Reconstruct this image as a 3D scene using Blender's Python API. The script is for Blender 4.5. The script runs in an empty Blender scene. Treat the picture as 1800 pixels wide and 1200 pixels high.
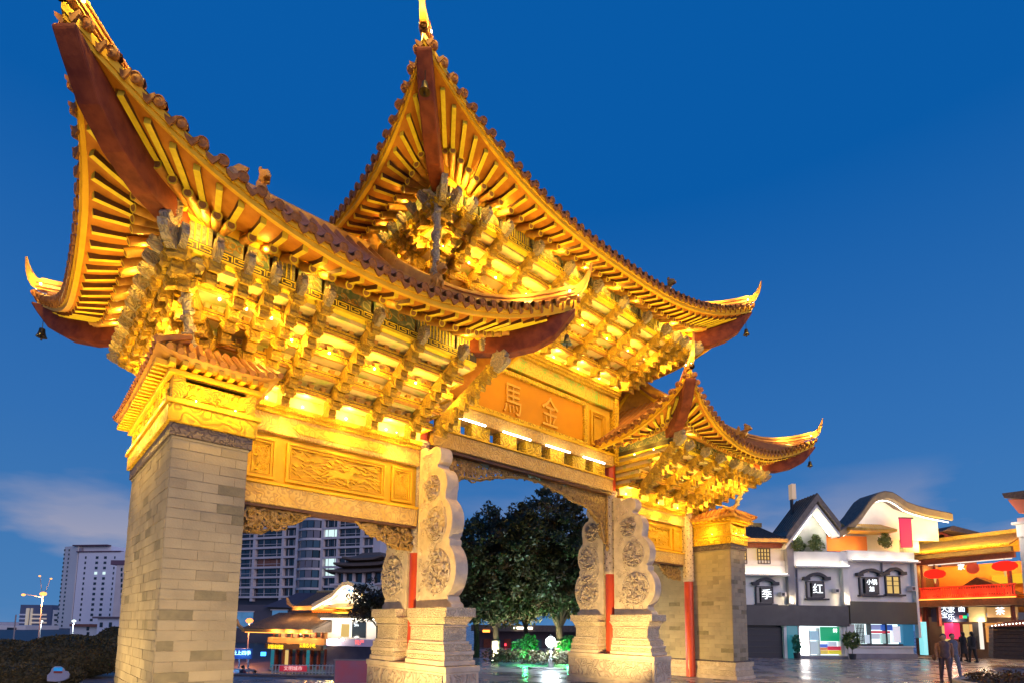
import bpy, math, random
from mathutils import Matrix, Vector
rnd = random.Random(7)
sc = bpy.context.scene
COL = sc.collection
pi = math.pi
R = math.radians

# ------------------------------------------------------------------ camera
CF = Vector((0.66283203, 0.74036467, 0.11186537))
CR = Vector((0.74422473, -0.66784935, 0.01033454))
CU = Vector((-0.08236054, -0.07640291, 0.99366963))
CP = Vector((-10.5816, -11.1052, 1.765))
FPX, V0 = 981.887, 987.349
cam = bpy.data.cameras.new('camera')
camo = bpy.data.objects.new('camera', cam)
COL.objects.link(camo)
camo.matrix_world = Matrix(((CR.x, CU.x, -CF.x, CP.x), (CR.y, CU.y, -CF.y, CP.y),
                            (CR.z, CU.z, -CF.z, CP.z), (0, 0, 0, 1)))
cam.sensor_width = 36
cam.lens = FPX / 1800 * 36
cam.shift_y = (V0 - 600) / 1800
cam.clip_end = 6000
sc.camera = camo

# ------------------------------------------------------------------ dusk sky
SUN_AZ = 185
world = bpy.data.worlds.new('World')
sc.world = world
world.use_nodes = True
wn = world.node_tree
bg = wn.nodes['Background']
sky = wn.nodes.new('ShaderNodeTexSky')
sky.sky_type = 'NISHITA'
sky.sun_disc = False
sky.sun_elevation = R(-4)
sky.sun_rotation = R(SUN_AZ)
sky.ozone_density = 3
sky.dust_density = .5


def wmix(mode, a, b, fac=1.0):
    n = wn.nodes.new('ShaderNodeMix')
    n.data_type = 'RGBA'
    n.blend_type = mode
    for sock, v in ((0, fac), (6, a), (7, b)):
        if hasattr(v, 'is_output'):
            wn.links.new(v, n.inputs[sock])
        else:
            n.inputs[sock].default_value = v
    return n.outputs[2]


glow = wmix('MULTIPLY', sky.outputs[0], (.9, 2.6, 1.6, 1))
base = wmix('ADD', glow, (0.0, 0.092, 0.36, 1))
# paler air towards the horizon, everywhere around
tc = wn.nodes.new('ShaderNodeTexCoord')
sep = wn.nodes.new('ShaderNodeSeparateXYZ')
wn.links.new(tc.outputs['Generated'], sep.inputs[0])
ramp = wn.nodes.new('ShaderNodeValToRGB')
ramp.color_ramp.elements[0].position = 0.0
ramp.color_ramp.elements[0].color = (.07, .125, .12, 1)
e = ramp.color_ramp.elements.new(.28)
e.color = (.03, .06, .075, 1)
ramp.color_ramp.elements[2].position = .62
ramp.color_ramp.elements[2].color = (0, 0, 0, 1)
wn.links.new(sep.outputs[2], ramp.inputs[0])
base = wmix('ADD', base, ramp.outputs[0])
# soft low clouds
mp = wn.nodes.new('ShaderNodeMapping')
mp.inputs['Scale'].default_value = (1.5, 1.5, 5.0)
mp.inputs['Location'].default_value = (1.8, 2.1, .4)
wn.links.new(tc.outputs['Generated'], mp.inputs[0])
nz = wn.nodes.new('ShaderNodeTexNoise')
nz.inputs['Scale'].default_value = 2.2
nz.inputs['Detail'].default_value = 6
nz.inputs['Roughness'].default_value = .48
wn.links.new(mp.outputs[0], nz.inputs['Vector'])
cr = wn.nodes.new('ShaderNodeValToRGB')
cr.color_ramp.elements[0].position = .46
cr.color_ramp.elements[1].position = .61
wn.links.new(nz.outputs[0], cr.inputs[0])
lo = wn.nodes.new('ShaderNodeValToRGB')
lo.color_ramp.elements[0].position = .05
lo.color_ramp.elements[0].color = (.2, .2, .2, 1)
e = lo.color_ramp.elements.new(.12)
e.color = (1, 1, 1, 1)
lo.color_ramp.elements[2].position = .25
lo.color_ramp.elements[2].color = (0, 0, 0, 1)
wn.links.new(sep.outputs[2], lo.inputs[0])
cm = wn.nodes.new('ShaderNodeMath')
cm.operation = 'MULTIPLY'
wn.links.new(cr.outputs[0], cm.inputs[0])
wn.links.new(lo.outputs[0], cm.inputs[1])
cm2 = wn.nodes.new('ShaderNodeMath')
cm2.operation = 'MULTIPLY'
cm2.inputs[1].default_value = 1.0
wn.links.new(cm.outputs[0], cm2.inputs[0])
base = wmix('MIX', base, (.33, .34, .47, 1), cm2.outputs[0])
wn.links.new(base, bg.inputs[0])
bg.inputs[1].default_value = 1.0

sun = bpy.data.lights.new('afterglow', 'SUN')
sun.energy = 1.0
sun.angle = R(40)
sun.color = (1, .78, .86)
suno = bpy.data.objects.new('afterglow', sun)
COL.objects.link(suno)
suno.rotation_euler = Vector((math.sin(R(SUN_AZ)), math.cos(R(SUN_AZ)), .3)).to_track_quat('Z', 'Y').to_euler()

vs = sc.view_settings
vs.view_transform = 'Standard'
vs.look = 'None'
vs.exposure = 0
vs.gamma = 1
sc.cycles.use_denoising = True
sc.cycles.max_bounces = 5
sc.cycles.diffuse_bounces = 3
sc.cycles.glossy_bounces = 3
sc.cycles.sample_clamp_indirect = 10
sc.cycles.sample_clamp_direct = 0

# ------------------------------------------------------------------ helpers
WL = {}


def ray(x, y):
    return CF + CR * ((x - 900) / FPX) - CU * ((y - V0) / FPX)


def at(x, y, d):                                   # point seen at a pixel, d metres deep
    return CP + ray(x, y) * d


def ground_at(x, d, z=0.0):
    p = at(x, 1100, d)
    return Vector((p.x, p.y, z))


STREET = -2.4                                      # the street beyond the plaza's edge lies lower


class MB:
    def __init__(s, M=None):
        s.v, s.f, s.m = [], [], []
        s.M = M
        s.mi = 0

    def vert(s, p):
        p = Vector(p)
        if s.M is not None:
            p = s.M @ p
        s.v.append(p[:])
        return len(s.v) - 1

    def face(s, idx):
        s.f.append(idx)
        s.m.append(s.mi)

    def bx(s, x0, x1, y0, y1, z0, z1):
        i = [s.vert(p) for p in ((x0, y0, z0), (x1, y0, z0), (x1, y1, z0), (x0, y1, z0),
                                 (x0, y0, z1), (x1, y0, z1), (x1, y1, z1), (x0, y1, z1))]
        for q in ((3, 2, 1, 0), (4, 5, 6, 7), (0, 1, 5, 4), (1, 2, 6, 5), (2, 3, 7, 6), (3, 0, 4, 7)):
            s.face([i[k] for k in q])
        return s

    def frus(s, c, a, b, z0, z1):                  # box whose top differs from its bottom: a,b = half sizes
        x, y = c
        i = [s.vert(p) for p in ((x - a[0], y - a[1], z0), (x + a[0], y - a[1], z0), (x + a[0], y + a[1], z0), (x - a[0], y + a[1], z0),
                                 (x - b[0], y - b[1], z1), (x + b[0], y - b[1], z1), (x + b[0], y + b[1], z1), (x - b[0], y + b[1], z1))]
        for q in ((3, 2, 1, 0), (4, 5, 6, 7), (0, 1, 5, 4), (1, 2, 6, 5), (2, 3, 7, 6), (3, 0, 4, 7)):
            s.face([i[k] for k in q])
        return s

    def prism(s, poly, t0, t1, ax='x'):            # poly in the plane across ax
        def P(a, b, t):
            return {'x': (t, a, b), 'y': (a, t, b), 'z': (a, b, t)}[ax]
        n = len(poly)
        A = [s.vert(P(a, b, t0)) for a, b in poly]
        B = [s.vert(P(a, b, t1)) for a, b in poly]
        s.face(A[::-1])
        s.face(B)
        for k in range(n):
            s.face([A[k], A[(k + 1) % n], B[(k + 1) % n], B[k]])
        return s

    def tube(s, path, r, n=6, cap=True):
        path = [Vector(p) for p in path]
        rings = []
        up = None
        for k, p in enumerate(path):
            d = (path[min(k + 1, len(path) - 1)] - path[max(k - 1, 0)]).normalized()
            if up is None:
                up = d.orthogonal().normalized()
            up = (up - d * up.dot(d))
            up = up.normalized() if up.length > 1e-6 else d.orthogonal().normalized()
            w = d.cross(up)
            rr = r[k] if isinstance(r, (list, tuple)) else r
            rings.append([s.vert(p + (up * math.cos(2 * pi * j / n) + w * math.sin(2 * pi * j / n)) * rr) for j in range(n)])
        for a, b in zip(rings, rings[1:]):
            for j in range(n):
                s.face([a[j], a[(j + 1) % n], b[(j + 1) % n], b[j]])
        if cap:
            s.face(rings[0][::-1])
            s.face(rings[-1])
        return s

    def lathe(s, prof, n=12, c=(0, 0, 0), sx=1, sy=1):
        rings = [[s.vert((c[0] + r * sx * math.cos(2 * pi * j / n), c[1] + r * sy * math.sin(2 * pi * j / n), c[2] + z)) for j in range(n)] for r, z in prof]
        for a, b in zip(rings, rings[1:]):
            for j in range(n):
                s.face([a[j], a[(j + 1) % n], b[(j + 1) % n], b[j]])
        s.face(rings[0][::-1])
        s.face(rings[-1])
        return s

    def grid(s, rows, closed=False):
        I = [[s.vert(p) for p in row] for row in rows]
        for a, b in zip(I, I[1:]):
            n = len(a)
            for j in range(n if closed else n - 1):
                s.face([a[j], a[(j + 1) % n], b[(j + 1) % n], b[j]])
        return I

    def ico(s, c, r, sub=1, jit=0.0, rg=None):
        import bmesh
        bm = bmesh.new()
        bmesh.ops.create_icosphere(bm, subdivisions=sub, radius=1)
        rg = rg or rnd
        base_i = len(s.v)
        r = Vector(r if isinstance(r, (tuple, list, Vector)) else (r, r, r))
        for v in bm.verts:
            k = 1 + jit * (rg.random() - .5)
            s.vert((c[0] + v.co.x * r.x * k, c[1] + v.co.y * r.y * k, c[2] + v.co.z * r.z * k))
        for f in bm.faces:
            s.face([base_i + v.index for v in f.verts])
        bm.free()
        return s

    def mesh(s, name, mats, smooth=False):
        me = bpy.data.meshes.new(name)
        me.from_pydata(s.v, [], s.f)
        for m in (mats if isinstance(mats, (list, tuple)) else [mats]):
            me.materials.append(m)
        if any(s.m):
            me.polygons.foreach_set('material_index', s.m)
        if smooth:
            me.polygons.foreach_set('use_smooth', [True] * len(s.f))
            try:
                me.set_sharp_from_angle(angle=R(40))
            except Exception:
                pass
        me.update()
        return me

    def build(s, name, mats, parent=None, smooth=False, bevel=0, label=None):
        o = bpy.data.objects.new(name, s.mesh(name, mats, smooth))
        COL.objects.link(o)
        if parent is not None:
            o.parent = parent
            o.location = -WL.get(parent, Vector())
        if bevel:
            b = o.modifiers.new('bevel', 'BEVEL')
            b.width = bevel
            b.segments = 2
            b.limit_method = 'ANGLE'
        if label:
            o['label'] = label
        return o


def inst(name, me, parent, M=Matrix(), local=False):
    o = bpy.data.objects.new(name, me)
    COL.objects.link(o)
    o.parent = parent
    if not local and parent is not None and parent in WL:
        M = Matrix.Translation(-WL[parent]) @ M
    o.matrix_basis = M
    return o


def thing(name, label, cat, loc=(0, 0, 0), rz=0, group=None):
    o = bpy.data.objects.new(name, None)
    COL.objects.link(o)
    o.location = loc
    o.rotation_euler.z = rz
    o.empty_display_size = .2
    if rz == 0:
        WL[o] = Vector(loc)
    o['label'] = label
    o['category'] = cat
    if group:
        o['group'] = group
    return o


def tag(o, label, cat, group=None):
    o['label'] = label
    o['category'] = cat
    if group:
        o['group'] = group
    return o


def kind(o, k):
    o['kind'] = k
    return o


LAMP_GAIN = 3.2


def lamp(loc, w, col=(1, .62, .2), r=.04):
    l = bpy.data.lights.new('lamp_light', 'POINT')
    l.energy = w * LAMP_GAIN
    l.color = col
    l.shadow_soft_size = r
    o = bpy.data.objects.new('lamp_light', l)
    COL.objects.link(o)
    o.location = loc
    return o


def spot(loc, to, w, col=(1, .7, .35), ang=90, r=.08, blend=.6):
    l = bpy.data.lights.new('floodlight_beam', 'SPOT')
    l.energy = w * 2.4
    l.color = col
    l.shadow_soft_size = r
    l.spot_size = R(ang)
    l.spot_blend = blend
    o = bpy.data.objects.new('floodlight_beam', l)
    COL.objects.link(o)
    o.location = loc
    o.rotation_euler = (Vector(loc) - Vector(to)).to_track_quat('Z', 'Y').to_euler()
    return o


# frame from three directions: columns ux, uy, uz at origin o
def frame(o, ux, uy, uz):
    return Matrix(((ux[0], uy[0], uz[0], o[0]), (ux[1], uy[1], uz[1], o[1]), (ux[2], uy[2], uz[2], o[2]), (0, 0, 0, 1)))


# ------------------------------------------------------------------ materials
def mat(name, col, col2=None, rough=.6, metal=0, nscale=3, mixlo=.35, mixhi=.65, bump=0, bscale=20, bdist=.01,
        cell=None, cellcol=None, cellw=.06, emit=None, estr=0, spec=.5, coat=0, detail=6):
    m = bpy.data.materials.new(name)
    m.use_nodes = True
    nt = m.node_tree
    b = nt.nodes['Principled BSDF']
    b.inputs['Roughness'].default_value = rough
    b.inputs['Metallic'].default_value = metal
    b.inputs['Specular IOR Level'].default_value = spec
    b.inputs['Coat Weight'].default_value = coat
    b.inputs['Base Color'].default_value = (*col, 1)
    geo = nt.nodes.new('ShaderNodeNewGeometry')
    pos = geo.outputs['Position']
    out = None

    def N(scale, det=detail):
        n = nt.nodes.new('ShaderNodeTexNoise')
        n.inputs['Scale'].default_value = scale
        n.inputs['Detail'].default_value = det
        nt.links.new(pos, n.inputs['Vector'])
        return n

    def ramp2(src, lo_, hi_):
        r = nt.nodes.new('ShaderNodeMapRange')
        r.inputs[1].default_value = lo_
        r.inputs[2].default_value = hi_
        nt.links.new(src, r.inputs[0])
        return r.outputs[0]

    def mix(f, a, c):
        x = nt.nodes.new('ShaderNodeMix')
        x.data_type = 'RGBA'
        nt.links.new(f, x.inputs[0])
        for k, v in ((6, a), (7, c)):
            if hasattr(v, 'is_output'):
                nt.links.new(v, x.inputs[k])
            else:
                x.inputs[k].default_value = (*v, 1)
        return x.outputs[2]

    if col2 is not None:
        out = mix(ramp2(N(nscale).outputs[0], mixlo, mixhi), col, col2)
    h = None
    if cell:
        # contour bands of a smooth noise read as carved cloud scrolls
        w = N(cell * .42, 1.2)
        mu = nt.nodes.new('ShaderNodeMath')
        mu.operation = 'MULTIPLY'
        mu.inputs[1].default_value = 46
        nt.links.new(w.outputs[0], mu.inputs[0])
        sn = nt.nodes.new('ShaderNodeMath')
        sn.operation = 'SINE'
        nt.links.new(mu.outputs[0], sn.inputs[0])
        edge = ramp2(sn.outputs[0], -1.0 + cellw * 3, -.75 + cellw * 6)
        if cellcol is not None:
            cellcol = tuple(c_ + (b_ - c_) * .45 for c_, b_ in zip(cellcol, col))
            out = mix(edge, cellcol, out if out is not None else col)  # dark grooves: painted outlines on gilding, shade put into the colour on stone
        h = ramp2(sn.outputs[0], -1, .6)
    if out is not None:
        nt.links.new(out, b.inputs['Base Color'])
    if bump:
        src = N(bscale).outputs[0]
        if h is not None:
            a = nt.nodes.new('ShaderNodeMath')
            a.operation = 'MULTIPLY_ADD'
            nt.links.new(src, a.inputs[0])
            a.inputs[1].default_value = .35
            nt.links.new(h, a.inputs[2])
            src = a.outputs[0]
        bp = nt.nodes.new('ShaderNodeBump')
        bp.inputs['Strength'].default_value = bump
        bp.inputs['Distance'].default_value = bdist
        nt.links.new(src, bp.inputs['Height'])
        nt.links.new(bp.outputs[0], b.inputs['Normal'])
    if emit:
        b.inputs['Emission Color'].default_value = (*emit, 1)
        b.inputs['Emission Strength'].default_value = estr
    return m


def glowmat(name, col, s):
    m = bpy.data.materials.new(name)
    m.use_nodes = True
    nt = m.node_tree
    nt.nodes.remove(nt.nodes['Principled BSDF'])
    e_ = nt.nodes.new('ShaderNodeEmission')
    e_.inputs[0].default_value = (*col, 1)
    e_.inputs[1].default_value = s
    nt.links.new(e_.outputs[0], nt.nodes['Material Output'].inputs[0])
    return m


K = {}
K['gold'] = mat('gilded_carving', (.72, .48, .035), (.6, .37, .02), rough=.5, nscale=5, bump=.9, bscale=30, bdist=.02, cell=9, cellcol=(.22, .09, .02), cellw=.07, spec=.15)
K['goldfine'] = mat('fine_gilding', (.7, .48, .04), (.54, .34, .025), rough=.5, nscale=8, bump=.9, bscale=50, bdist=.012, cell=17, cellcol=(.25, .11, .03), cellw=.07, spec=.15)
K['goldplain'] = mat('gold_paint', (.7, .42, .03), (.62, .36, .022), rough=.45, nscale=4, bump=.15, bscale=40, spec=.15)
K['plaque'] = mat('plaque_gold', (.6, .26, .008), (.55, .23, .008), rough=.5, nscale=2, bump=.1, bscale=30, spec=.15)
K['poly'] = mat('painted_bracket', (.5, .33, .045), (.3, .19, .035), rough=.55, nscale=9, bump=.8, bscale=40, bdist=.012, cell=14, cellcol=(.16, .09, .04), cellw=.09, spec=.15)
K['head'] = mat('carved_grey_wood', (.44, .36, .22), (.24, .23, .22), rough=.6, nscale=14, bump=.9, bscale=40, bdist=.02, cell=16, cellcol=(.12, .09, .08), cellw=.06)
K['board'] = mat('cream_board', (.72, .58, .32), (.42, .5, .16), rough=.6, nscale=3.2, mixlo=.52, mixhi=.66, bump=.1, bscale=20)
K['key'] = mat('dark_board', (.035, .03, .03), (.06, .05, .04), rough=.5, nscale=20)
K['green'] = mat('green_painting', (.08, .14, .1), (.16, .17, .14), rough=.55, nscale=7, bump=.3, bscale=30, cell=8, cellcol=(.5, .42, .22), cellw=.05)
K['frieze'] = mat('yellow_green_frieze', (.62, .42, .06), (.25, .42, .06), rough=.5, nscale=2.2, mixlo=.5, mixhi=.62, bump=.5, bscale=30, cell=10, cellcol=(.45, .22, .03), cellw=.06, spec=.15)
K['stripe'] = mat('striped_board', (.3, .27, .24), (.1, .12, .1), rough=.6, nscale=25)
K['soffit'] = mat('soffit_board', (.5, .21, .03), (.4, .15, .022), rough=.6, nscale=6, bump=.2, bscale=30, spec=.15)
K['rafgold'] = mat('rafter_gold', (.74, .6, .05), (.62, .5, .04), rough=.5, nscale=12, spec=.15)
K['rafend'] = mat('rafter_end', (.3, .14, .04), (.18, .08, .03), rough=.6, nscale=30)
K['rafdark'] = mat('rafter_dark', (.12, .045, .02), (.07, .03, .018), rough=.6, nscale=12)
K['rafround'] = mat('rafter_round', (.48, .25, .05), (.36, .17, .035), rough=.55, nscale=10)
K['redwood'] = mat('corner_beam_red', (.2, .05, .025), (.11, .025, .018), rough=.65, nscale=5, bump=.5, bscale=9, bdist=.02, spec=.2)
K['tile'] = mat('glazed_tile', (.36, .14, .025), (.24, .085, .02), rough=.5, nscale=6, bump=.2, bscale=40, spec=.6)
K['tilecap'] = mat('tile_end', (.3, .12, .03), (.17, .065, .02), rough=.55, nscale=14, bump=.5, bscale=50, spec=.3)
K['ridge'] = mat('ridge_tile', (.56, .29, .045), (.4, .18, .03), rough=.5, nscale=6, bump=.25, bscale=30)
K['redpost'] = mat('red_lacquer', (.5, .06, .012), (.42, .045, .012), rough=.38, nscale=3, bump=.08, bscale=25)
K['stone'] = mat('carved_stone', (.66, .54, .39), (.5, .4, .29), rough=.75, nscale=4, bump=.6, bscale=14, bdist=.03)
K['stonecarve'] = mat('relief_stone', (.57, .47, .36), (.47, .38, .29), rough=.7, nscale=5, bump=1, bscale=30, bdist=.03, cell=8, cellcol=(.3, .2, .15), cellw=.06)
K['stonefine'] = mat('fine_relief_stone', (.68, .56, .38), (.56, .45, .3), rough=.7, nscale=5, bump=1, bscale=40, bdist=.015, cell=18, cellcol=(.33, .24, .16), cellw=.07)
K['sleeve'] = mat('carved_post_stone', (.58, .48, .38), (.5, .4, .3), rough=.65, nscale=6, bump=.8, bscale=40, bdist=.015, cell=13, cellcol=(.32, .24, .2), cellw=.05)
K['beam'] = mat('painted_beam', (.62, .43, .15), (.52, .33, .09), rough=.55, nscale=5, bump=.7, bscale=40, bdist=.012, cell=11, cellcol=(.28, .16, .08), cellw=.06, spec=.15)
K['brick1'] = mat('pale_brick', (.39, .325, .21), (.29, .245, .165), rough=.85, nscale=1.6, bump=.35, bscale=35)
K['brick2'] = mat('mid_brick', (.35, .29, .19), (.25, .21, .14), rough=.85, nscale=1.9, bump=.35, bscale=35)
K['brick3'] = mat('dark_brick', (.23, .195, .115), (.17, .145, .09), rough=.8, nscale=7, bump=.35, bscale=35)
K['mortar'] = mat('mortar', (.36, .3, .2), (.2, .165, .11), rough=.9, nscale=9, bump=.3, bscale=40)
K['darkband'] = mat('dark_stone_band', (.1, .08, .09), (.16, .12, .1), rough=.6, nscale=9, bump=.9, bscale=40, bdist=.02, cell=14, cellcol=(.05, .035, .05), cellw=.1)
K['fret'] = mat('gilded_fretwork', (.4, .25, .06), (.2, .11, .03), rough=.5, nscale=12, bump=.3, bscale=50)
K['bronze'] = mat('bronze', (.08, .06, .03), rough=.45, metal=.8)
K['lampglow'] = glowmat('lamp_glow', (1, .82, .5), 14)
K['lampwhite'] = glowmat('lamp_white', (1, .92, .75), 12)
K['iron'] = mat('lamp_housing', (.03, .03, .03), rough=.5)
# ================================================================== THE ARCHWAY
GATE = thing('memorial_archway', 'golden floodlit memorial archway with three upturned tiled roofs', 'archway')


def lerp(a, b, t):
    return a + (b - a) * t


def scroll(mb, x0, x1, z0, z1, y, n, r=.02, inside=None, big=.16, ax='xz', seg=11):
    g = 0
    tries = 0
    while g < n and tries < n * 8:
        tries += 1
        cx, cz = rnd.uniform(x0, x1), rnd.uniform(z0, z1)
        if inside and not inside(cx, cz):
            continue
        R0 = rnd.uniform(.45, 1) * big
        a0 = rnd.uniform(0, 2 * pi)
        sg = rnd.choice((-1, 1))
        turns = rnd.uniform(.8, 1.5)
        pts = []
        for k in range(seg):
            t = k / (seg - 1)
            rr = R0 * (1 - .8 * t)
            a = a0 + sg * turns * 2 * pi * t
            px, pz = cx + rr * math.cos(a), cz + rr * math.sin(a)
            px, pz = min(max(px, x0), x1), min(max(pz, z0), z1)
            yy = y + rnd.uniform(-.35, .35) * r
            pts.append((px, yy, pz) if ax == 'xz' else (yy, px, pz))
        mb.tube(pts, [r * (1 - .4 * k / seg) for k in range(seg)], n=4, cap=False)
        g += 1


# ---------------------------------------------------------------- shared small pieces
def piece_meshes():
    P = {}
    m = MB()
    m.bx(0, 1, -.04, .04, -.075, .02)
    m.m = [1, 1, 0, 1, 0, 1]
    m.m[0] = 1
    me = m.mesh('flying_rafter', [K['rafdark'], K['rafgold']])
    P['fly'] = me
    m = MB()
    n = 10
    A = [m.vert((0, .072 * math.cos(2 * pi * j / n), .072 * math.sin(2 * pi * j / n))) for j in range(n)]
    B = [m.vert((1, .072 * math.cos(2 * pi * j / n), .072 * math.sin(2 * pi * j / n))) for j in range(n)]
    for j in range(n):
        m.face([A[j], A[(j + 1) % n], B[(j + 1) % n], B[j]])
    C_ = [m.vert((1, .05 * math.cos(2 * pi * j / n), .05 * math.sin(2 * pi * j / n))) for j in range(n)]
    m.mi = 2
    for j in range(n):
        m.face([B[j], B[(j + 1) % n], C_[(j + 1) % n], C_[j]])
    m.mi = 1
    m.face(C_)
    P['round'] = m.mesh('eave_rafter', [K['rafround'], K['rafend'], K['rafgold']], smooth=True)
    m = MB(Matrix.Rotation(pi / 2, 4, 'Y'))
    m.lathe([(.05, -.05), (.072, -.045), (.075, .02), (.062, .024), (.058, .012), (.03, .012), (.012, .026)], n=12)
    P['cap'] = m.mesh('tile_cap', K['tilecap'], smooth=True)
    m = MB()
    poly = [(-.085, .03), (-.08, -.02), (-.04, -.07), (0, -.11), (.04, -.07), (.08, -.02), (.085, .03), (0, -.015)]
    m.prism(poly, -.02, .012, 'x')
    P['drip'] = m.mesh('drip_tile', K['tilecap'])
    return P


PM = piece_meshes()


def sweep(mb, path, wid, hei, up=(0, 0, 1)):
    """box section swept along a path that stays in one vertical plane; hei above the path"""
    path = [Vector(p) for p in path]
    d0 = (path[-1] - path[0])
    d0.z = 0
    lat = Vector((-d0.y, d0.x, 0)).normalized()
    rows = []
    for k, p in enumerate(path):
        d = (path[min(k + 1, len(path) - 1)] - path[max(k - 1, 0)]).normalized()
        nrm = d.cross(lat)
        if nrm.z < 0 or (abs(nrm.z) < .3 and nrm.dot(d0) > 0):
            nrm = -nrm if nrm.z < 0 else nrm
        w, h = wid[k] / 2, hei[k]
        rows.append([p - lat * w, p + lat * w, p + lat * w * .95 + nrm * h * .8, p + lat * w * .55 + nrm * h, p - lat * w * .55 + nrm * h, p - lat * w * .95 + nrm * h * .8])
    I = mb.grid(rows, closed=True)
    mb.face(I[0][::-1])
    mb.face(I[-1])


class Roof:
    def __init__(s, cx, hxm, hxc, hym, hyc, ze, rise, p, gx, gy, zg, zr, phx, phy, zi, sides, label):
        s.__dict__.update(locals())
        s.o = Vector((cx, 0, 0))

    def E(s, sd, t):                               # eave curve
        a = abs(t)
        z = s.ze + s.rise * a ** s.p
        if sd in 'fb':
            y = s.hym + (s.hyc - s.hym) * a ** 3
            return s.o + Vector((t * s.hxc, -y if sd == 'f' else y, z))
        x = s.hxm + (s.hxc - s.hxm) * a ** 3
        return s.o + Vector((-x if sd == 'l' else x, t * s.hyc, z))

    def I(s, sd, t):                               # purlin line the rafters start from
        L, P = (s.hxc, s.phx) if sd in 'fb' else (s.hyc, s.phy)
        xo = abs(t) * L
        lim = .78 * P
        xi = xo if xo < lim else lim + (xo - lim) * (P - lim) / (L - lim)
        xi = math.copysign(xi, t)
        z = s.zi + .22 * s.rise * abs(t) ** 5
        if sd in 'fb':
            return s.o + Vector((xi, -s.phy if sd == 'f' else s.phy, z))
        return s.o + Vector((-s.phx if sd == 'l' else s.phx, xi, z))

    def S(s, sd, t, w):                            # soffit
        a, b = s.I(sd, t), s.E(sd, t) - Vector((0, 0, .1))
        q = a.lerp(b, w)
        q.z -= .07 * math.sin(pi * min(max(w, 0), 1)) * (1 + abs(t))
        return q

    def H(s, w):
        return (lerp(s.hxc, s.gx, w), lerp(s.hyc, s.gy, w), lerp(s.ze + s.rise, s.zg, w) - .5 * math.sin(pi * w) + .1)

    def T(s, sd, t, w):                            # upper surface, w 0..1 skirt, 1..2 upper roof (front/back)
        if w <= 1:
            hx, hy, hz = s.H(w)
            zc = s.ze + .1 + (s.zg - s.ze) * w ** 1.12
            a = abs(t)
            z = lerp(zc, hz, a ** s.p)
            if sd in 'fb':
                yc = lerp(s.hym, s.gy, w)
                y = lerp(yc, hy, a ** 3)
                return s.o + Vector((t * hx, -y if sd == 'f' else y, z))
            xc = lerp(s.hxm, s.gx, w)
            x = lerp(xc, hx, a ** 3)
            return s.o + Vector((-x if sd == 'l' else x, t * hy, z))
        v = w - 1
        y = s.gy * (1 - v)
        return s.o + Vector((t * (s.gx + .12 * min(1, v * 6)), -y if sd == 'f' else y, s.zg + .1 + (s.zr - s.zg) * (v ** 1.1)))

    def build(s):
        m = MB()
        ts = [-1 + 2 * k / 28 for k in range(29)]
        for sd in 'fb':
            m.grid([[s.T(sd, t, w) for t in ts] for w in [k / 6 for k in range(13)]])
        for sd in 'lr':
            m.grid([[s.T(sd, t, w) for t in ts] for w in [k / 6 for k in range(7)]])
        root = m.build('roof', K['tile'], GATE, smooth=True, label=s.label)
        # soffit
        m = MB()
        for sd in 'fblr':
            m.grid([[s.S(sd, t, w) for t in ts] for w in (-.12, 0, .25, .5, .75, 1)])
        m.build('soffit', K['soffit'], root, smooth=True)
        # eave board: closes the gap between soffit and tiles
        m = MB()
        for sd in 'fblr':
            rows = []
            for t in ts:
                e_ = s.E(sd, t)
                out = (e_ - s.I(sd, t))
                out.z = 0
                out = out.normalized()
                rows.append([e_ + out * o_ + Vector((0, 0, z_)) for o_, z_ in ((-.06, -.13), (.012, -.13), (.012, -.05), (.05, -.05), (.05, .06), (-.06, .1))])
            m.grid(rows, closed=True)
        m.build('eave_board', K['goldplain'], root)
        # rafters, tile ends on the sides in view
        for sd in s.sides:
            L = s.hxc if sd in 'fb' else s.hyc
            n = int(2 * L / .3)
            for k in range(n):
                t = -1 + (k + .5) * 2 / n
                for nm, w0, w1, dz, key in (('flying_rafter', .36, .9, -.012, 'fly'), ('eave_rafter', -.1, .47, -.1, 'round')):
                    a, b = s.S(sd, t, w0), s.S(sd, t, w1)
                    if abs(t) > .9 and key == 'round':
                        b = s.S(sd, t, .34)
                    a.z += dz
                    b.z += dz
                    ux = b - a
                    uy = Vector((0, 0, 1)).cross(ux).normalized()
                    uz = ux.cross(uy).normalized()
                    inst(nm, PM[key], root, frame(a, ux, uy, uz))
            n = int(2 * L / .245)
            for k in range(n + 1):
                t = -1 + k * 2 / n
                for nm, key, tt, oo, zz in (('tile_cap', 'cap', t, .09, .1), ('drip_tile', 'drip', t + 1 / n, .085, .045)):
                    if tt > 1:
                        continue
                    e_ = s.E(sd, tt)
                    out = e_ - s.I(sd, tt)
                    out.z = 0
                    out = (out.normalized() + Vector((0, 0, -.12))).normalized()
                    uy = Vector((0, 0, 1)).cross(out).normalized()
                    inst(nm, PM[key], root, frame(e_ + out * oo + Vector((0, 0, zz)), out, uy, out.cross(uy)))
        # tile rows over the whole roof, too many to count
        m = MB()
        for sd in 'fblr':
            L = s.hxc if sd in 'fb' else s.hyc
            n = int(2 * L / .245)
            for k in range(n + 1):
                X = L * (-1 + 2 * k / n)
                path = []
                for w in [q / 6 for q in range(13 if sd in 'fb' else 7)]:
                    hh = s.H(min(w, 1))[0 if sd in 'fb' else 1]
                    if abs(X) > hh + .02:
                        break
                    path.append(s.T(sd, X / hh, w) + Vector((0, 0, .03)))
                if len(path) > 1:
                    m.tube(path, .075, n=6, cap=False)
        kind(m.build('tile_rows', K['tile'], root, smooth=True), 'stuff')
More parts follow.
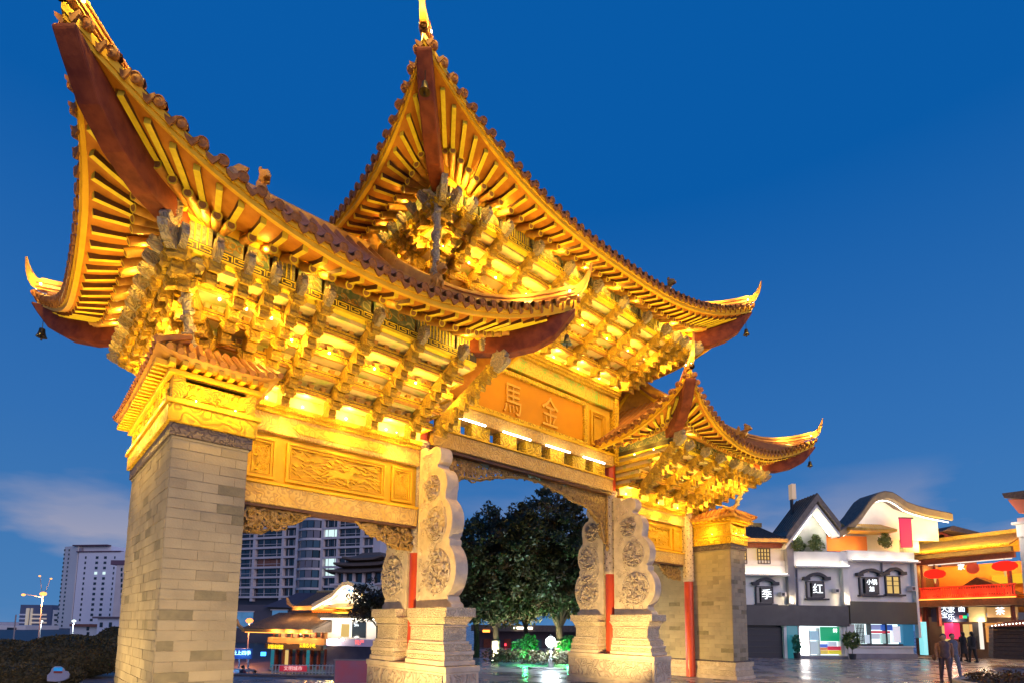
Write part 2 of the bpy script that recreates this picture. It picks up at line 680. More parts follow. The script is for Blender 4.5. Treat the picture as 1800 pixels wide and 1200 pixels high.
        # gables
        for sg in (-1, 1):
            m = MB(Matrix.Translation(s.o))
            m.prism([(-s.gy, s.zg), (s.gy, s.zg), (0, s.zr + .05)], sg * (s.gx - .04), sg * (s.gx), 'x')
            m.build('gable', K['ridge'], root)
            m = MB(Matrix.Translation(s.o))
            for q in (-1, 1):
                m.prism([(q * (s.gy + .1), s.zg - .02), (q * (s.gy - .12), s.zg - .02), (0, s.zr - .12), (0, s.zr + .12)], sg * (s.gx + .02), sg * (s.gx + .1), 'x')
            m.build('barge_board', K['goldplain'], root)
        m = MB(Matrix.Translation(s.o))
        m.prism([(-.11, s.zr), (.11, s.zr), (.09, s.zr + .2), (-.09, s.zr + .2)], -s.gx - .1, s.gx + .1, 'x')
        m.build('main_ridge', K['ridge'], root, bevel=.02)
        for sg in (-1, 1):
            m = MB(Matrix.Translation(s.o))
            m.prism([(sg * (s.gx - .1), s.zr + .1), (sg * (s.gx + .15), s.zr + .1), (sg * (s.gx + .18), s.zr + .3), (sg * (s.gx + .02), s.zr + .5), (sg * (s.gx - .2), s.zr + .52), (sg * (s.gx - .12), s.zr + .42), (sg * (s.gx - .18), s.zr + .3)], -.09, .09, 'y')
            m.build('ridge_finial', K['ridge'], root, bevel=.03)
        # hip ridges with horns, corner beams, ridge beasts
        for sx in (-1, 1):
            for sy in (-1, 1):
                path, wid, hei = [], [], []
                for k in range(9):
                    w = 1 - k / 8
                    hx, hy, hz = s.H(w)
                    path.append(s.o + Vector((sx * hx, sy * hy, hz + .05)))
                    wid.append(.15)
                    hei.append(lerp(.22, .26, k / 8))
                c = path[-1]
                dg = Vector((sx, sy, 0)).normalized()
                for q, z, w_, h_ in ((.12, .07, .12, .22), (.22, .2, .09, .17), (.3, .38, .07, .12), (.35, .58, .05, .07), (.37, .76, .025, .03)):
                    path.append(c + dg * q + Vector((0, 0, z)))
                    wid.append(w_)
                    hei.append(h_)
                m = MB()
                sweep(m, path, wid, hei)
                hr = m.build('hip_ridge', K['ridge'], root, smooth=True)
                m = MB()
                lt = Vector((-dg.y, dg.x, 0))
                for zz in (.05, .15):
                    for q in (-1, 1):
                        m.tube([p_ + lt * q * .078 + Vector((0, 0, zz)) for p_ in path[:9]], .02, n=5, cap=False)
                m.build('ridge_course', K['tile'], hr)
                # corner beam
                A = s.o + Vector((sx * s.phx, sy * s.phy, 0))
                B = s.E('f' if sy < 0 else 'b', sx)
                q = B - A
                q.z = 0
                L = q.length
                u = q.normalized()
                zt0, zt1 = s.zi + .05, B.z - .12
                top = [(-.35, zt0 - .06)] + [(L * k / 8, lerp(zt0, zt1, (k / 8) ** 1.5) - .05) for k in range(9)]
                bot = [(L * 1.0, zt1 - .1), (L * .93, zt1 - .3), (L * .8, lerp(zt0, zt1, .62) - .44), (L * .6, lerp(zt0, zt1, .36) - .54), (L * .35, zt0 - .48), (L * .1, zt0 - .46), (-.35, zt0 - .44)]
                m = MB(frame(Vector((A.x, A.y, 0)), u, Vector((-u.y, u.x, 0)), (0, 0, 1)))
                m.prism(top + bot, -.14, .14, 'y')
                m.build('corner_beam', K['redwood'], root, bevel=.025)
                # ridge running down from the gable, ending in a beast
                sd = 'f' if sy < 0 else 'b'
                pth = []
                for w in (2.0, 1.75, 1.5, 1.25, 1.0, .8, .6, .46):
                    hx_ = s.H(min(w, 1))[0]
                    q_ = s.T(sd, sx * min(1, (s.gx + .2) / (hx_ if w <= 1 else s.gx + .2)), w)
                    pth.append(q_ + Vector((0, 0, .04)))
                m = MB()
                sweep(m, pth, [.16] * 8, [.22] * 8)
                m.build('descending_ridge', K['ridge'], root, smooth=True)
                if sy < 0:
                    beast(root, pth[-1] + Vector((0, 0, .1)), Vector((0, sy, 0)))

    def corner(s, sx, sy):
        return s.E('f' if sy < 0 else 'b', sx)


def beast(root, b, dg):
    m = MB(frame(b, dg, Vector((-dg.y, dg.x, 0)), (0, 0, 1)))
    g = random.Random(3)
    for c, r_ in (((0, 0, .14), (.2, .11, .15)), ((.17, 0, .3), (.13, .1, .13)), ((.27, 0, .25), (.08, .06, .06)), ((-.15, 0, .3), (.07, .05, .18)),
                  ((.1, .07, .06), (.06, .05, .1)), ((.1, -.07, .06), (.06, .05, .1)), ((-.12, .07, .06), (.07, .05, .1)), ((-.12, -.07, .06), (.07, .05, .1)),
                  ((.12, .06, .42), (.05, .03, .06)), ((.12, -.06, .42), (.05, .03, .06))):
        m.ico(c, r_, 1, .12, g)
    m.build('ridge_beast', K['ridge'], root, smooth=True)


RS = dict(hxm=3.76, hxc=4.195, hym=3.3, hyc=3.73, ze=7.37, rise=1.09, p=2.0, gx=1.475, gy=1.05, zg=9.15, zr=10.15, phx=2.75, phy=2.2, zi=7.8)
roofL = Roof(cx=-6.475, sides='fl', label='upturned tiled roof over the left bay, nearest the camera', **RS)
roofR = Roof(cx=6.475, sides='fl', label='upturned tiled roof over the right bay', **RS)
roofM = Roof(cx=0, hxm=5.85, hxc=6.09, hym=3.25, hyc=3.68, ze=10.62, rise=1.16, p=2.5, gx=3.2, gy=1.1, zg=12.45, zr=13.5, phx=4.75, phy=2.2, zi=10.98, sides='fl',
             label='tallest upturned tiled roof over the central bay')
for r_ in (roofL, roofR, roofM):
    r_.build()

# ---------------------------------------------------------------- bracket zones
NT = 5


def set_mesh(D, H, k):
    """one projecting bracket: a slanting stack of arms with curled noses, narrow cross arms on it"""
    h = H / NT
    m = MB()
    n = 2 * (NT - k)
    w = .075
    z00, u00 = H * k / NT, max(0, D * k / NT - .1)
    # continuous slanting back of the stack
    m.prism([(u00, z00 + .02), (u00, z00 + .3), (D - .12, H), (D + .04, H), (D + .04, H - .12)], -w + .012, w - .012, 'y')
    for i in range(n):
        t0, t1 = k / NT + (1 - k / NT) * i / n, k / NT + (1 - k / NT) * (i + 1) / n
        u1, z = D * t1, H * t0
        hh = H * (t1 - t0)
        m.prism([(u1 - D * (t1 - t0) - .05, z + .1 * hh), (u1 - .02, z - .06), (u1 + .07, z - .1), (u1 + .105, z - .06), (u1 + .08, z - .01), (u1 + .11, z + .4 * hh), (u1 + .07, z + .9 * hh), (u1 - .05, z + hh)], -w, w, 'y')
    a = m.mesh('bracket_set', K['poly'])
    c = []
    for i in range(k, NT):
        u1, z = D * (i + 1) / NT, i * h
        m = MB()
        LL = .12
        uu = u1 + .0
        m.prism([(-LL, z + .8 * h), (LL, z + .8 * h), (LL + .03, z + .55 * h), (LL * .8, z + .34 * h), (.06, z + .22 * h), (-.06, z + .22 * h), (-LL * .8, z + .34 * h), (-LL - .03, z + .55 * h)], uu - .03, uu + .03, 'x')
        for q in (-1, 1):
            m.frus((uu, q * LL), (.03, .03), (.04, .045), z + .81 * h, z + .98 * h)
        c.append(m.mesh('cross_arm', K['goldfine']))
    return a, c


HEAD = MB().prism([(-.1, -.08), (.05, -.16), (.2, -.12), (.34, -.02), (.37, .07), (.27, .09), (.33, .17), (.27, .26), (.15, .22), (.09, .3), (-.02, .24), (-.06, .1)], -.065, .065, 'y').mesh('carved_head', K['head'])
SETS = {}
BLK = MB().frus((0, 0), (.035, .04), (.055, .055), 0, .075).mesh('bearing_block', K['rafround'])


def put_set(org, out, D, H, k, head=True, sc_=.72):
    key = (round(D, 2), round(H, 2), k)
    if key not in SETS:
        SETS[key] = set_mesh(*key)
    a, cs = SETS[key]
    out = Vector((out[0], out[1], 0)).normalized()
    lat = Vector((-out.y, out.x, 0))
    o = inst('bracket_set', a, GATE, frame(Vector(org) + out * .17 - Vector((0, 0, .05)), out, lat, (0, 0, 1)))
    for c in cs:
        inst('cross_arm', c, o, local=True)
    if head:
        inst('carved_head', HEAD, o, Matrix.Translation((D + .08, 0, H * 1.02)) @ Matrix.Scale(sc_, 4), local=True)
    return o


def zone(x0, x1, dx0, dx1, y0, D, zb, H, front_x, end_y, ends, mats):
    """core of stepped boards plus bracket sets along the front and the seen end"""
    h = H / NT
    for i in range(NT):
        m = MB()
        f = i / NT
        if i == NT - 1:
            H_top = .092
        else:
            H_top = 0
        m.bx(x0 - dx0 * f, x1 + dx1 * f, -y0 - D * f, y0 + D * f, zb + i * h + .001, zb + (i + 1) * h - H_top)
        m.build('bracket_board', K['board'], GATE)
        if i:
            m = MB()
            X0, X1, Y0 = x0 - dx0 * f, x1 + dx1 * f, y0 + D * f
            za, zc = zb + i * h, zb + i * h + .085
            for q in (-1, 1):
                m.bx(X0 - .03, X1 + .03, q * (Y0 + .05) - .05, q * (Y0 + .05) + .05, za - .012, zc)
            for X in (X0 - .05, X1 + .05):
                m.bx(X - .04, X + .04, -Y0, Y0, za - .012, zc)
            tb = m.build('tier_beam', K['goldfine'], GATE)
            for q in (-1, 1):
                m = MB()
                m.bx(X0 - .03, X1 + .03, q * (Y0 + .035) - .035, q * (Y0 + .035) + .035, za - .05, za - .013)
                m.build('tier_batten', K['rafround'], tb)
            m = MB()
            m.bx(X0 - .02, X1 + .02, -Y0 - .104, -Y0 - .1, za + .025, za + .04)
            m.build('painted_line', K['rafdark'], tb)
            nb = int((X1 - X0) / .24)
            for q in range(nb):
                x = X0 + (q + .5) * (X1 - X0) / nb
                inst('bearing_block', BLK, tb, Matrix.Translation((x, -Y0 - .05, zc)))
    m = MB()
    m.bx(x0 - dx0 - .02, x1 + dx1 + .02, -y0 - D + .04, y0 + D - .04, zb + H - .09, zb + H - .002)
    m.build('top_board', K['board'], GATE)
    for X in front_x:
        k = 0
        if X < x0 and dx0:
            k = math.ceil((x0 - X) / (dx0 / NT) - .01)
        if X > x1 and dx1:
            k = math.ceil((X - x1) / (dx1 / NT) - .01)
        if k >= NT:
            k = NT - 1
        put_set((X, -y0, zb), (0, -1), D, H, k)
    for e_ in ends:
        for Y in end_y:
            k = 0
            if abs(Y) > y0:
                k = min(NT - 1, math.ceil((abs(Y) - y0) / (D / NT) - .01))
            X = x0 if e_ < 0 else x1
            dd = dx0 if e_ < 0 else dx1
            put_set((X, Y, zb), (e_, 0), dd, H, k, sc_=.55)


SX = [-9.18, -8.73, -8.29, -7.9, -7.49, -7.03, -6.11, -5.18, -4.24]
SX2 = SX + [-6.57, -5.65, -4.71, -3.95]
ZB, SH = 5.97, 1.2
ey = [-2.05 + .41 * k for k in range(11)]
zone(-7.9, -3.78, 1.2, 0, .25, 1.9, ZB, SH, SX, ey, (-1,), None)
zone(3.78, 7.9, 0, 1.2, .25, 1.9, ZB, SH, [-x for x in SX], [], (), None)
MX = [-4.5, -4.1, -3.7, -3.1, -2.15, -1.08, 0, 1.08, 2.15, 3.1, 3.7, 4.1, 4.5]
MX2 = MX + [-2.6, -1.6, -.54, .54, 1.6, 2.6]
MZ, MH = 9.42, 1.0
zone(-3.72, 3.72, .95, .95, .3, 1.85, MZ, MH, MX, [-2 + .4 * k for k in range(11)], (-1,), None)
# corner sets on the diagonal
for org, out, D, H in (((-7.95, -.25, ZB), (-1.1, -1.75), 2.25, SH), ((7.95, -.25, ZB), (1.1, -1.75), 2.25, SH), ((-3.72, -.3, MZ), (-.85, -1.7), 2.05, MH), ((3.72, -.3, MZ), (.85, -1.7), 2.05, MH),
                       ((-7.95, .25, ZB), (-1.1, 1.75), 2.25, SH), ((-3.9, -.9, ZB), (.35, -1.3), 1.45, SH), ((3.9, -.9, ZB), (-.35, -1.3), 1.45, SH)):
    put_set(org, out, D, H, 0, sc_=1.0)


# ---------------------------------------------------------------- purlin boards round each zone
def purlin(cx, hx, hy, z0, z1, zi, heads, side_l=True, side_r=True):
    m = MB()
    m.bx(cx - hx, cx + hx, -hy - .06, -hy + .06, z0, z1)
    m.bx(cx - hx, cx + hx, hy - .06, hy + .06, z0, z1)
    m.bx(cx - hx - .06, cx - hx + .06, -hy + .061, hy - .061, z0, z1)
    m.bx(cx + hx - .06, cx + hx + .06, -hy + .061, hy - .061, z0, z1)
    m.build('key_board', K['key'], GATE)
    # meander relief
    m = MB()
    th = .014
    zz0, zz1 = z0 + .022, z1 - .022

    def meander(P):
        step = .24
        x = -hx + .05
        while x < hx - step:
            w = step * .86
            zm = (zz0 + zz1) / 2
            for a, b, c, d in ((x, x + w, zz1 - th, zz1), (x, x + th, zz0, zz1), (x, x + w * .72, zz0, zz0 + th), (x + w * .72, x + w * .72 + th, zz0, zm), (x + w * .3, x + w * .72, zm, zm + th), (x + w, x + w + th, zz0, zz1)):
                P(a, b, c, d)
            x += step
    meander(lambda a, b, c, d: m.bx(cx + a, cx + b, -hy - .07, -hy - .058, c, d))
    m.build('key_pattern', K['rafgold'], GATE)
    m = MB()
    m.bx(cx - hx, cx + hx, -hy - .07, -hy + .07, z0 - .06, z0 - .002)
    m.bx(cx - hx - .07, cx - hx + .07, -hy + .071, hy, z0 - .06, z0 - .002)
    m.bx(cx + hx - .07, cx + hx + .07, -hy + .071, hy, z0 - .06, z0 - .002)
    m.build('gold_batten', K['rafgold'], GATE)
    zt = zi - .16
    edges = [cx - hx] + sorted(heads) + [cx + hx]
    for k, (a, b) in enumerate(zip(edges, edges[1:])):
        if b - a < .05:
            continue
        m = MB()
        m.bx(a + .03, b - .03, -hy - .03, -hy + .03, z1 + .002, zt)
        striped = k < 2 or k >= len(edges) - 3 or k % 5 == 4
        m.build('painted_board', K['stripe' if striped else 'green'], GATE)
        if striped:
            m = MB()
            n = max(2, int((b - a - .1) / .07))
            for j in range(n):
                x = a + .06 + (b - a - .12) * (j + .5) / n
                m.bx(x - .009, x + .009, -hy - .045, -hy - .028, z1 + .01, zt - .01)
            m.build('stripe_relief', K['rafgold'], GATE)
        else:
            m = MB()
            scroll(m, a + .06, b - .06, z1 + .04, zt - .04, -hy - .035, 5, r=.014, big=.12)
            m.build('cloud_relief', K['fret'], GATE)
    for sx in (-1, 1):
        m = MB()
        m.bx(cx + sx * hx - .03, cx + sx * hx + .03, -hy + .05, hy - .05, z1 + .002, zt)
        m.build('painted_board', K['green'], GATE)
    for a, b in (((cx - hx - .25, -hy, zt + .09), (cx + hx + .25, -hy, zt + .09)), ((cx - hx, -hy - .25, zt + .09), (cx - hx, hy + .25, zt + .09)), ((cx + hx, -hy - .25, zt + .09), (cx + hx, hy + .25, zt + .09)), ((cx - hx - .25, hy, zt + .09), (cx + hx + .25, hy, zt + .09))):
        MB().tube([a, b], .1, n=10).build('purlin', K['goldplain'], GATE, smooth=True)


purlin(-6.475, 2.75, 2.2, 7.2, 7.34, 7.8, SX)
purlin(6.475, 2.75, 2.2, 7.2, 7.34, 7.8, [-x for x in SX])
purlin(0, 4.75, 2.2, 10.42, 10.55, 10.98, MX)
# carved tablets hanging at the seen corners
for c, dx in (((-9.35, -2.42, 7.62), -1), ((-4.95, -2.42, 10.78), -1), ((4.95, -2.42, 10.78), 1), ((9.35, -2.42, 7.62), 1), ((-3.62, -2.42, 7.62), 1), ((3.62, -2.42, 7.62), -1)):
    m = MB(Matrix.Translation(c))
    m.prism([(-.13, -.2), (.13, -.2), (.15, -.1), (.15, .12), (.11, .2), (-.11, .2), (-.15, .12), (-.15, -.1)], -.04, .04, 'y')
    t_ = m.build('corner_tablet', K['head'], GATE, bevel=.02)
    m = MB(Matrix.Translation(c))
    scroll(m, -.1, .1, -.14, .14, -.05, 5, r=.012, big=.07)
    kind(m.build('tablet_relief', K['stone'], t_), 'stuff')

# corner struts, carved like entwined dragons
for a, b in (((-8.78, -1.5, 5.85), (-9.05, -1.95, 7.05)), ((8.78, -1.5, 5.85), (9.05, -1.95, 7.05)), ((-4.75, -2.2, 8.25), (-4.75, -2.2, 10.36)), ((4.75, -2.2, 8.25), (4.75, -2.2, 10.36))):
    a, b = Vector(a), Vector(b)
    m = MB()
    m.tube([a, b], .07, n=10)
    d = (b - a)
    u = d.orthogonal().normalized()
    w = d.normalized().cross(u)
    m.tube([a + d * (k / 60) + (u * math.cos(k * .55) + w * math.sin(k * .55)) * .085 for k in range(61)], [.03 + .012 * math.sin(k * 1.7) for k in range(61)], n=5)
    m.build('corner_strut', K['head'], GATE, smooth=True)
    m = MB()
    g = random.Random(5)
    for k in range(9):
        m.ico(b + Vector((g.uniform(-.16, .16), g.uniform(-.16, .16), g.uniform(-.12, .1))), (g.uniform(.04, .08), g.uniform(.04, .08), g.uniform(.03, .07)), 1, .5, g)
    for k in range(6):
        q = k * pi / 3
        m.tube([b, b + Vector((.22 * math.cos(q), .22 * math.sin(q), .08)), b + Vector((.36 * math.cos(q), .36 * math.sin(q), .03))], [.06, .045, .015], n=5)
    m.build('dragon_head', K['head'], GATE, smooth=True)

# ---------------------------------------------------------------- columns
for X in (-3.6, 3.6):
    MB().lathe([(.18, .9), (.175, 3.42)], 20, (X, 0, 0)).build('column', K['redpost'], GATE, smooth=True)
    c = MB().lathe([(.2, 3.4), (.22, 3.43), (.22, 3.5), (.205, 3.52), (.205, 5.98), (.225, 6.0), (.225, 6.06), (.2, 6.08)], 20, (X, 0, 0)).build('column_sleeve', K['sleeve'], GATE, smooth=True)
    m = MB()
    for k in range(16):
        for q in range(6):
            a = q * pi / 3 + (k % 2) * pi / 6
            m.ico((X + .207 * math.cos(a), .207 * math.sin(a), 3.6 + k * .15), (.02, .02, .03), 1)
    kind(m.build('studs', mat('stud_%d' % X, (.12, .08, .07), rough=.6), c), 'stuff')
    MB().lathe([(.18, 6.07), (.175, 7.0)], 20, (X, 0, 0)).build('column', K['redpost'], GATE, smooth=True)
for X in (-7.72, 7.72):
    MB().lathe([(.165, .02), (.16, 3.42)], 20, (X, -.3, 0)).build('column', K['redpost'], GATE, smooth=True)
    c = MB().lathe([(.18, 3.4), (.2, 3.43), (.2, 3.5), (.185, 3.52), (.185, 5.9), (.2, 5.95)], 20, (X, -.3, 0)).build('column_sleeve', K['sleeve'], GATE, smooth=True)
    m = MB()
    for k in range(16):
        for q in range(6):
            a = q * pi / 3 + (k % 2) * pi / 6
            m.ico((X + .187 * math.cos(a), -.3 + .187 * math.sin(a), 3.6 + k * .15), (.018, .018, .028), 1)
    kind(m.build('studs', mat('stud_%d' % X, (.12, .08, .07), rough=.6), c), 'stuff')

# ---------------------------------------------------------------- drum stones on plinths
def arc(cy, cz, r, a0, a1, n=7):
    return [(cy + r * math.cos(R(lerp(a0, a1, k / (n - 1)))), cz + r * math.sin(R(lerp(a0, a1, k / (n - 1))))) for k in range(n)]


PROF = ([(.24, 2.12), (1.62, 2.12), (1.6, 2.2), (1.5, 2.26), (1.46, 2.36)] + arc(1.08, 2.92, .66, -58, 52, 12) + [(1.5, 3.5), (1.5, 3.56)] + arc(1.02, 3.98, .56, -42, 50, 10)
        + [(1.3, 4.48)] + arc(.95, 4.82, .4, -25, 62, 8) + [(1.0, 5.22), (.96, 5.3)] + arc(.86, 5.5, .24, -35, 100, 8) + [(.55, 5.68), (.5, 5.78), (.24, 5.82)])
for sx in (-1, 1):
    X = sx * 3.6
    p = MB()
    p.bx(X - .46, X + .46, -1.88, 1.5, 0, .14)
    p.bx(X - .42, X + .42, -1.84, 1.46, .14, .8)
    p.bx(X - .44, X + .44, -1.86, 1.48, .8, .92)
    pl = p.build('plinth', K['stone'], GATE, bevel=.015)
    m = MB()
    for q in (-1, 1):
        m.bx(X + q * .43 - .012, X + q * .43 + .012, -1.75, 1.37, .22, .74)
    m.bx(X - .34, X + .34, -1.86, -1.835, .2, .76)
    m.build('plinth_panel', K['stonecarve'], pl, bevel=.006)
    for sy in (-1, 1):
        k_ = 1 if sy < 0 else .8
        m = MB(Matrix.Diagonal((1, -1 if sy < 0 else k_, 1, 1)))
        m.prism(PROF, X - .16, X + .16, 'x')
        st = m.build('drum_stone', K['stone'], GATE, bevel=.03, smooth=True)
        for q in (-1, 1):
            m = MB()

            def inside(y_, z_, k_=k_):
                lim = 1.42 if z_ < 3.4 else (1.3 if z_ < 4.4 else (1.05 if z_ < 5.1 else .7))
                return .34 < abs(y_) < lim * k_
            scroll(m, min(sy * .34, sy * 1.5 * k_), max(sy * .34, sy * 1.5 * k_), 2.3, 5.6, X + q * .162, 62, r=.026, inside=inside, big=.15, ax='yz', seg=9)
            kind(m.build('scroll_relief', K['stone'], st), 'stuff')
        for z0, z1, yo, w in ((.93, 1.03, 1.74, .4), (1.03, 1.14, 1.7, .37), (1.14, 1.22, 1.72, .385), (1.22, 1.36, 1.66, .36), (1.36, 1.42, 1.6, .34), (1.42, 1.72, 1.54, .3), (1.72, 1.76, 1.58, .33)):
            m = MB()
            m.bx(X - w, X + w, *sorted((sy * .25 * (1.1 if z0 > 1.1 else 1), sy * yo * k_)), z0, z1)
            m.build('pedestal', K['stonefine' if z1 - z0 > .1 else 'stone'], st, bevel=.012)
        m = MB()
        m.frus((X, sy * (.26 + 1.6 * k_) / 2), (.3, (1.56 * k_ - .26) / 2), (.38, (1.74 * k_ - .26) / 2), 1.76, 1.92)
        m.build('lotus_course', K['stonefine'], st, bevel=.02)
        m = MB()
        m.bx(X - .385, X + .385, *sorted((sy * .25, sy * 1.75 * k_)), 1.92, 2.12)
        m.build('pedestal_cap', K['stonefine'], st, bevel=.012)
        for cy, cz, rr in ((1.05, 2.9, .5), (.98, 3.95, .4), (.8, 4.8, .3)):
            for q in (-1, 1):
                M_ = frame((X + q * .16, sy * cy * k_, cz), (0, 1, 0), (0, 0, 1), (q, 0, 0))
                m = MB(M_)
                m.lathe([(rr, -.01), (rr, .02), (rr * .96, .035), (rr * .9, .02), (rr * .86, .012)], 22)
                g = random.Random(int(cz * 10) + q)
                for _ in range(26):
                    a_, d_ = g.uniform(0, 2 * pi), rr * .8 * math.sqrt(g.random())
                    m.ico((d_ * math.cos(a_), d_ * math.sin(a_), .01), (g.uniform(.05, .12) * rr * 2, g.uniform(.04, .09) * rr * 2, .085), 1, .4, g)
                m.build('carved_roundel', K['stonecarve'], st, smooth=True)

# ---------------------------------------------------------------- side bays: beams and panels
HORSE = [(.0, .42), (.06, .5), (.13, .56), (.2, .58), (.3, .55), (.42, .55), (.55, .57), (.63, .62), (.7, .74), (.75, .84), (.78, .9), (.82, .84), (.88, .82), (.97, .72), (1.0, .66), (.96, .62), (.9, .66), (.84, .66), (.8, .58), (.78, .48),
         (.84, .4), (.93, .42), (.99, .34), (.97, .26), (.92, .3), (.91, .36), (.83, .33), (.74, .36), (.68, .36), (.7, .26), (.66, .16), (.68, .04), (.73, .0), (.65, .0), (.62, .1), (.62, .2), (.6, .33), (.48, .3), (.36, .33),
         (.3, .3), (.26, .22), (.18, .2), (.14, .1), (.16, .04), (.1, .04), (.09, .12), (.13, .24), (.2, .28), (.24, .36), (.17, .37), (.1, .3), (.02, .26), (-.04, .18), (-.06, .22), (.0, .32), (.1, .38), (.14, .46), (.1, .48), (.04, .4), (-.02, .3), (-.08, .28), (-.1, .34)]
for sx in (-1, 1):
    def xx(a, b):
        return sorted((sx * a, sx * b))
    x0, x1 = xx(7.56, 3.78)
    m = MB()
    m.bx(x0, x1, -.27, .27, 5.4, 5.78)
    ub = m.build('upper_beam', K['beam'], GATE, bevel=.02)
    m = MB()
    m.bx(x0, x1, -.33, .33, 5.78, 5.86)
    m.bx(x0, x1, -.37, .37, 5.861, 5.96)
    m.build('beam_moulding', K['goldfine'], ub, bevel=.01)
    a, b = xx(6.6, 4.75)
    m = MB()
    m.prism([(a, 5.48), (b, 5.48), (b + .12, 5.59), (b, 5.7), (a, 5.7), (a - .12, 5.59)], -.3, -.268, 'y')
    m.build('beam_cartouche', K['frieze'], ub, bevel=.012)
    m = MB()
    m.bx(x0, x1, -.13, .13, 4.44, 5.399)
    wall = m.build('panel_wall', K['goldplain'], GATE)
    for (pa, pb), nm in (((7.5, 6.98), 'side_panel'), ((6.78, 4.6), 'horse_panel'), ((4.45, 3.92), 'side_panel')):
        a, b = xx(pa, pb)
        m = MB()
        for r0, r1, y_ in ((.0, .05, -.21), (.05, .08, -.18), (.08, .1, -.2)):
            m.bx(a + r0, b - r0, y_, -.129, 5.3 - r1, 5.3 - r0)
            m.bx(a + r0, b - r0, y_, -.129, 4.5 + r0, 4.5 + r1)
            m.bx(a + r0, a + r1, y_, -.129, 4.5 + r1, 5.3 - r1)
            m.bx(b - r1, b - r0, y_, -.129, 4.5 + r1, 5.3 - r1)
        pn = m.build(nm, K['goldplain'], wall, bevel=.006)
        m = MB()
        if nm == 'side_panel':
            scroll(m, a + .12, b - .12, 4.62, 5.18, -.15, 42, r=.026, big=.13)
        else:
            for k in range(95):
                x, z = rnd.uniform(a + .13, b - .13), rnd.uniform(4.63, 5.17)
                w = rnd.uniform(.08, .2)
                m.tube([(max(a + .1, x - w), -.135, z), (x - w * .3, -.15, z + .03), (x + w * .3, -.15, z - .02), (min(b - .1, x + w), -.135, z + .01)], [.01, .026, .026, .008], n=4, cap=False)
        m.build('carved_relief', K['goldplain'], wall)
        if nm == 'horse_panel':
            m = MB()
            cx_ = (a + b) / 2 - .42
            m.prism([(cx_ + .1 + px * .82, 4.62 + pz * .52) for px, pz in HORSE], -.185, -.128, 'y')
            m.build('horse_relief', K['goldplain'], wall, bevel=.02, smooth=True)
    m = MB()
    m.bx(x0, x1, -.24, .24, 4.0, 4.38)
    lb = m.build('lower_beam', K['beam'], GATE, bevel=.02)
    m = MB()
    m.bx(x0, x1, -.28, .28, 4.381, 4.438)
    m.build('beam_moulding', K['goldplain'], lb, bevel=.008)
    m = MB()
    m.bx(x0, x1, -.2, .2, 3.95, 3.999)
    m.build('beam_batten', K['rafdark'], lb)
    for pa, pb in ((7.54, 6.2), (5.2, 3.8)):
        a, b = xx(pa, pb)
        inner_left = abs(a) > abs(b)
        colx = a if (abs(a) > 7 or abs(a) < 4) else b
        m = MB()
        other = b if colx == a else a
        span = abs(other - colx)

        def ins(x, z, colx=colx, span=span):
            t = abs(x - colx) / span
            return z > 3.94 - .5 * (1 - t ** 1.6)
        scroll(m, a, b, 3.46, 3.92, 0, 60, r=.03, inside=ins, big=.15)
        scroll(m, a, b, 3.46, 3.92, -.08, 40, r=.03, inside=ins, big=.13)
        sg = 1 if other > colx else -1
        m.tube([(colx + sg * span * t, -.04, 3.93 - .48 * (1 - t ** 1.6) + .03 * math.sin(t * 14)) for t in [k / 14 for k in range(15)]], .035, n=5)
        m.build('spandrel_carving', K['fret'], GATE)

# ---------------------------------------------------------------- centre bay
m = MB()
m.bx(-3.42, 3.42, -.26, .26, 6.0, 6.4)
cb = m.build('centre_beam', K['beam'], GATE, bevel=.02)
MB().bx(-3.42, 3.42, -.2, .2, 5.92, 5.998).build('beam_batten', K['rafdark'], cb)
MB().bx(-3.42, 3.42, -.3, .3, 6.401, 6.45).build('beam_moulding', K['goldplain'], cb, bevel=.01)
for k in range(7):
    x = -2.85 + k * .95
    m = MB()
    m.bx(x - .3, x + .3, -.16, .16, 6.45, 6.86)
    b = m.build('spacer_block', K['gold'], cb, bevel=.012)
m = MB()
m.bx(-3.5, 3.5, -.24, .24, 6.86, 7.2)
pb = m.build('plaque_beam', K['beam'], GATE, bevel=.02)
m = MB()
m.bx(-3.5, 3.5, -.3, .3, 7.2, 7.26)
m.build('beam_moulding', K['goldplain'], pb, bevel=.01)
m = MB()
m.bx(-3.45, 3.45, -.12, .12, 7.26, 8.7)
pw = m.build('plaque_wall', K['goldplain'], GATE)
m = MB()
m.bx(-2.05, 2.05, -.19, -.119, 7.36, 8.5)
pq = m.build('name_plaque', K['plaque'], pw, bevel=.01)
m = MB()
for a, b, c, d in ((-2.2, 2.2, 8.5, 8.62), (-2.2, 2.2, 7.27, 7.36), (-2.2, -2.06, 7.361, 8.499), (2.06, 2.2, 7.361, 8.499)):
    m.bx(a, b, -.26, -.121, c, d)
m.build('plaque_frame', K['gold'], pw, bevel=.012)
for sx in (-1, 1):
    a, b = sorted((sx * 2.45, sx * 3.2))
    m = MB()
    for r0, r1, y_ in ((0, .06, -.2), (.06, .09, -.16), (.14, .17, -.19)):
        m.bx(a + r0, b - r0, y_, -.119, 8.5 - r1, 8.5 - r0)
        m.bx(a + r0, b - r0, y_, -.119, 7.38 + r0, 7.38 + r1)
        m.bx(a + r0, a + r1, y_, -.119, 7.38 + r1, 8.5 - r1)
        m.bx(b - r1, b - r0, y_, -.119, 7.38 + r1, 8.5 - r1)
    m.build('side_panel', K['goldplain'], pw, bevel=.006)
m = MB()
m.bx(-3.55, 3.55, -.24, .24, 8.72, 9.14)
fb = m.build('frieze_beam', K['frieze'], GATE, bevel=.015)
m = MB()
for sx in (-1, 1):
    for k in range(9):
        x = sx * (2.75 + k * .085)
        m.bx(x - .014, x + .014, -.262, -.235, 8.75, 9.11)
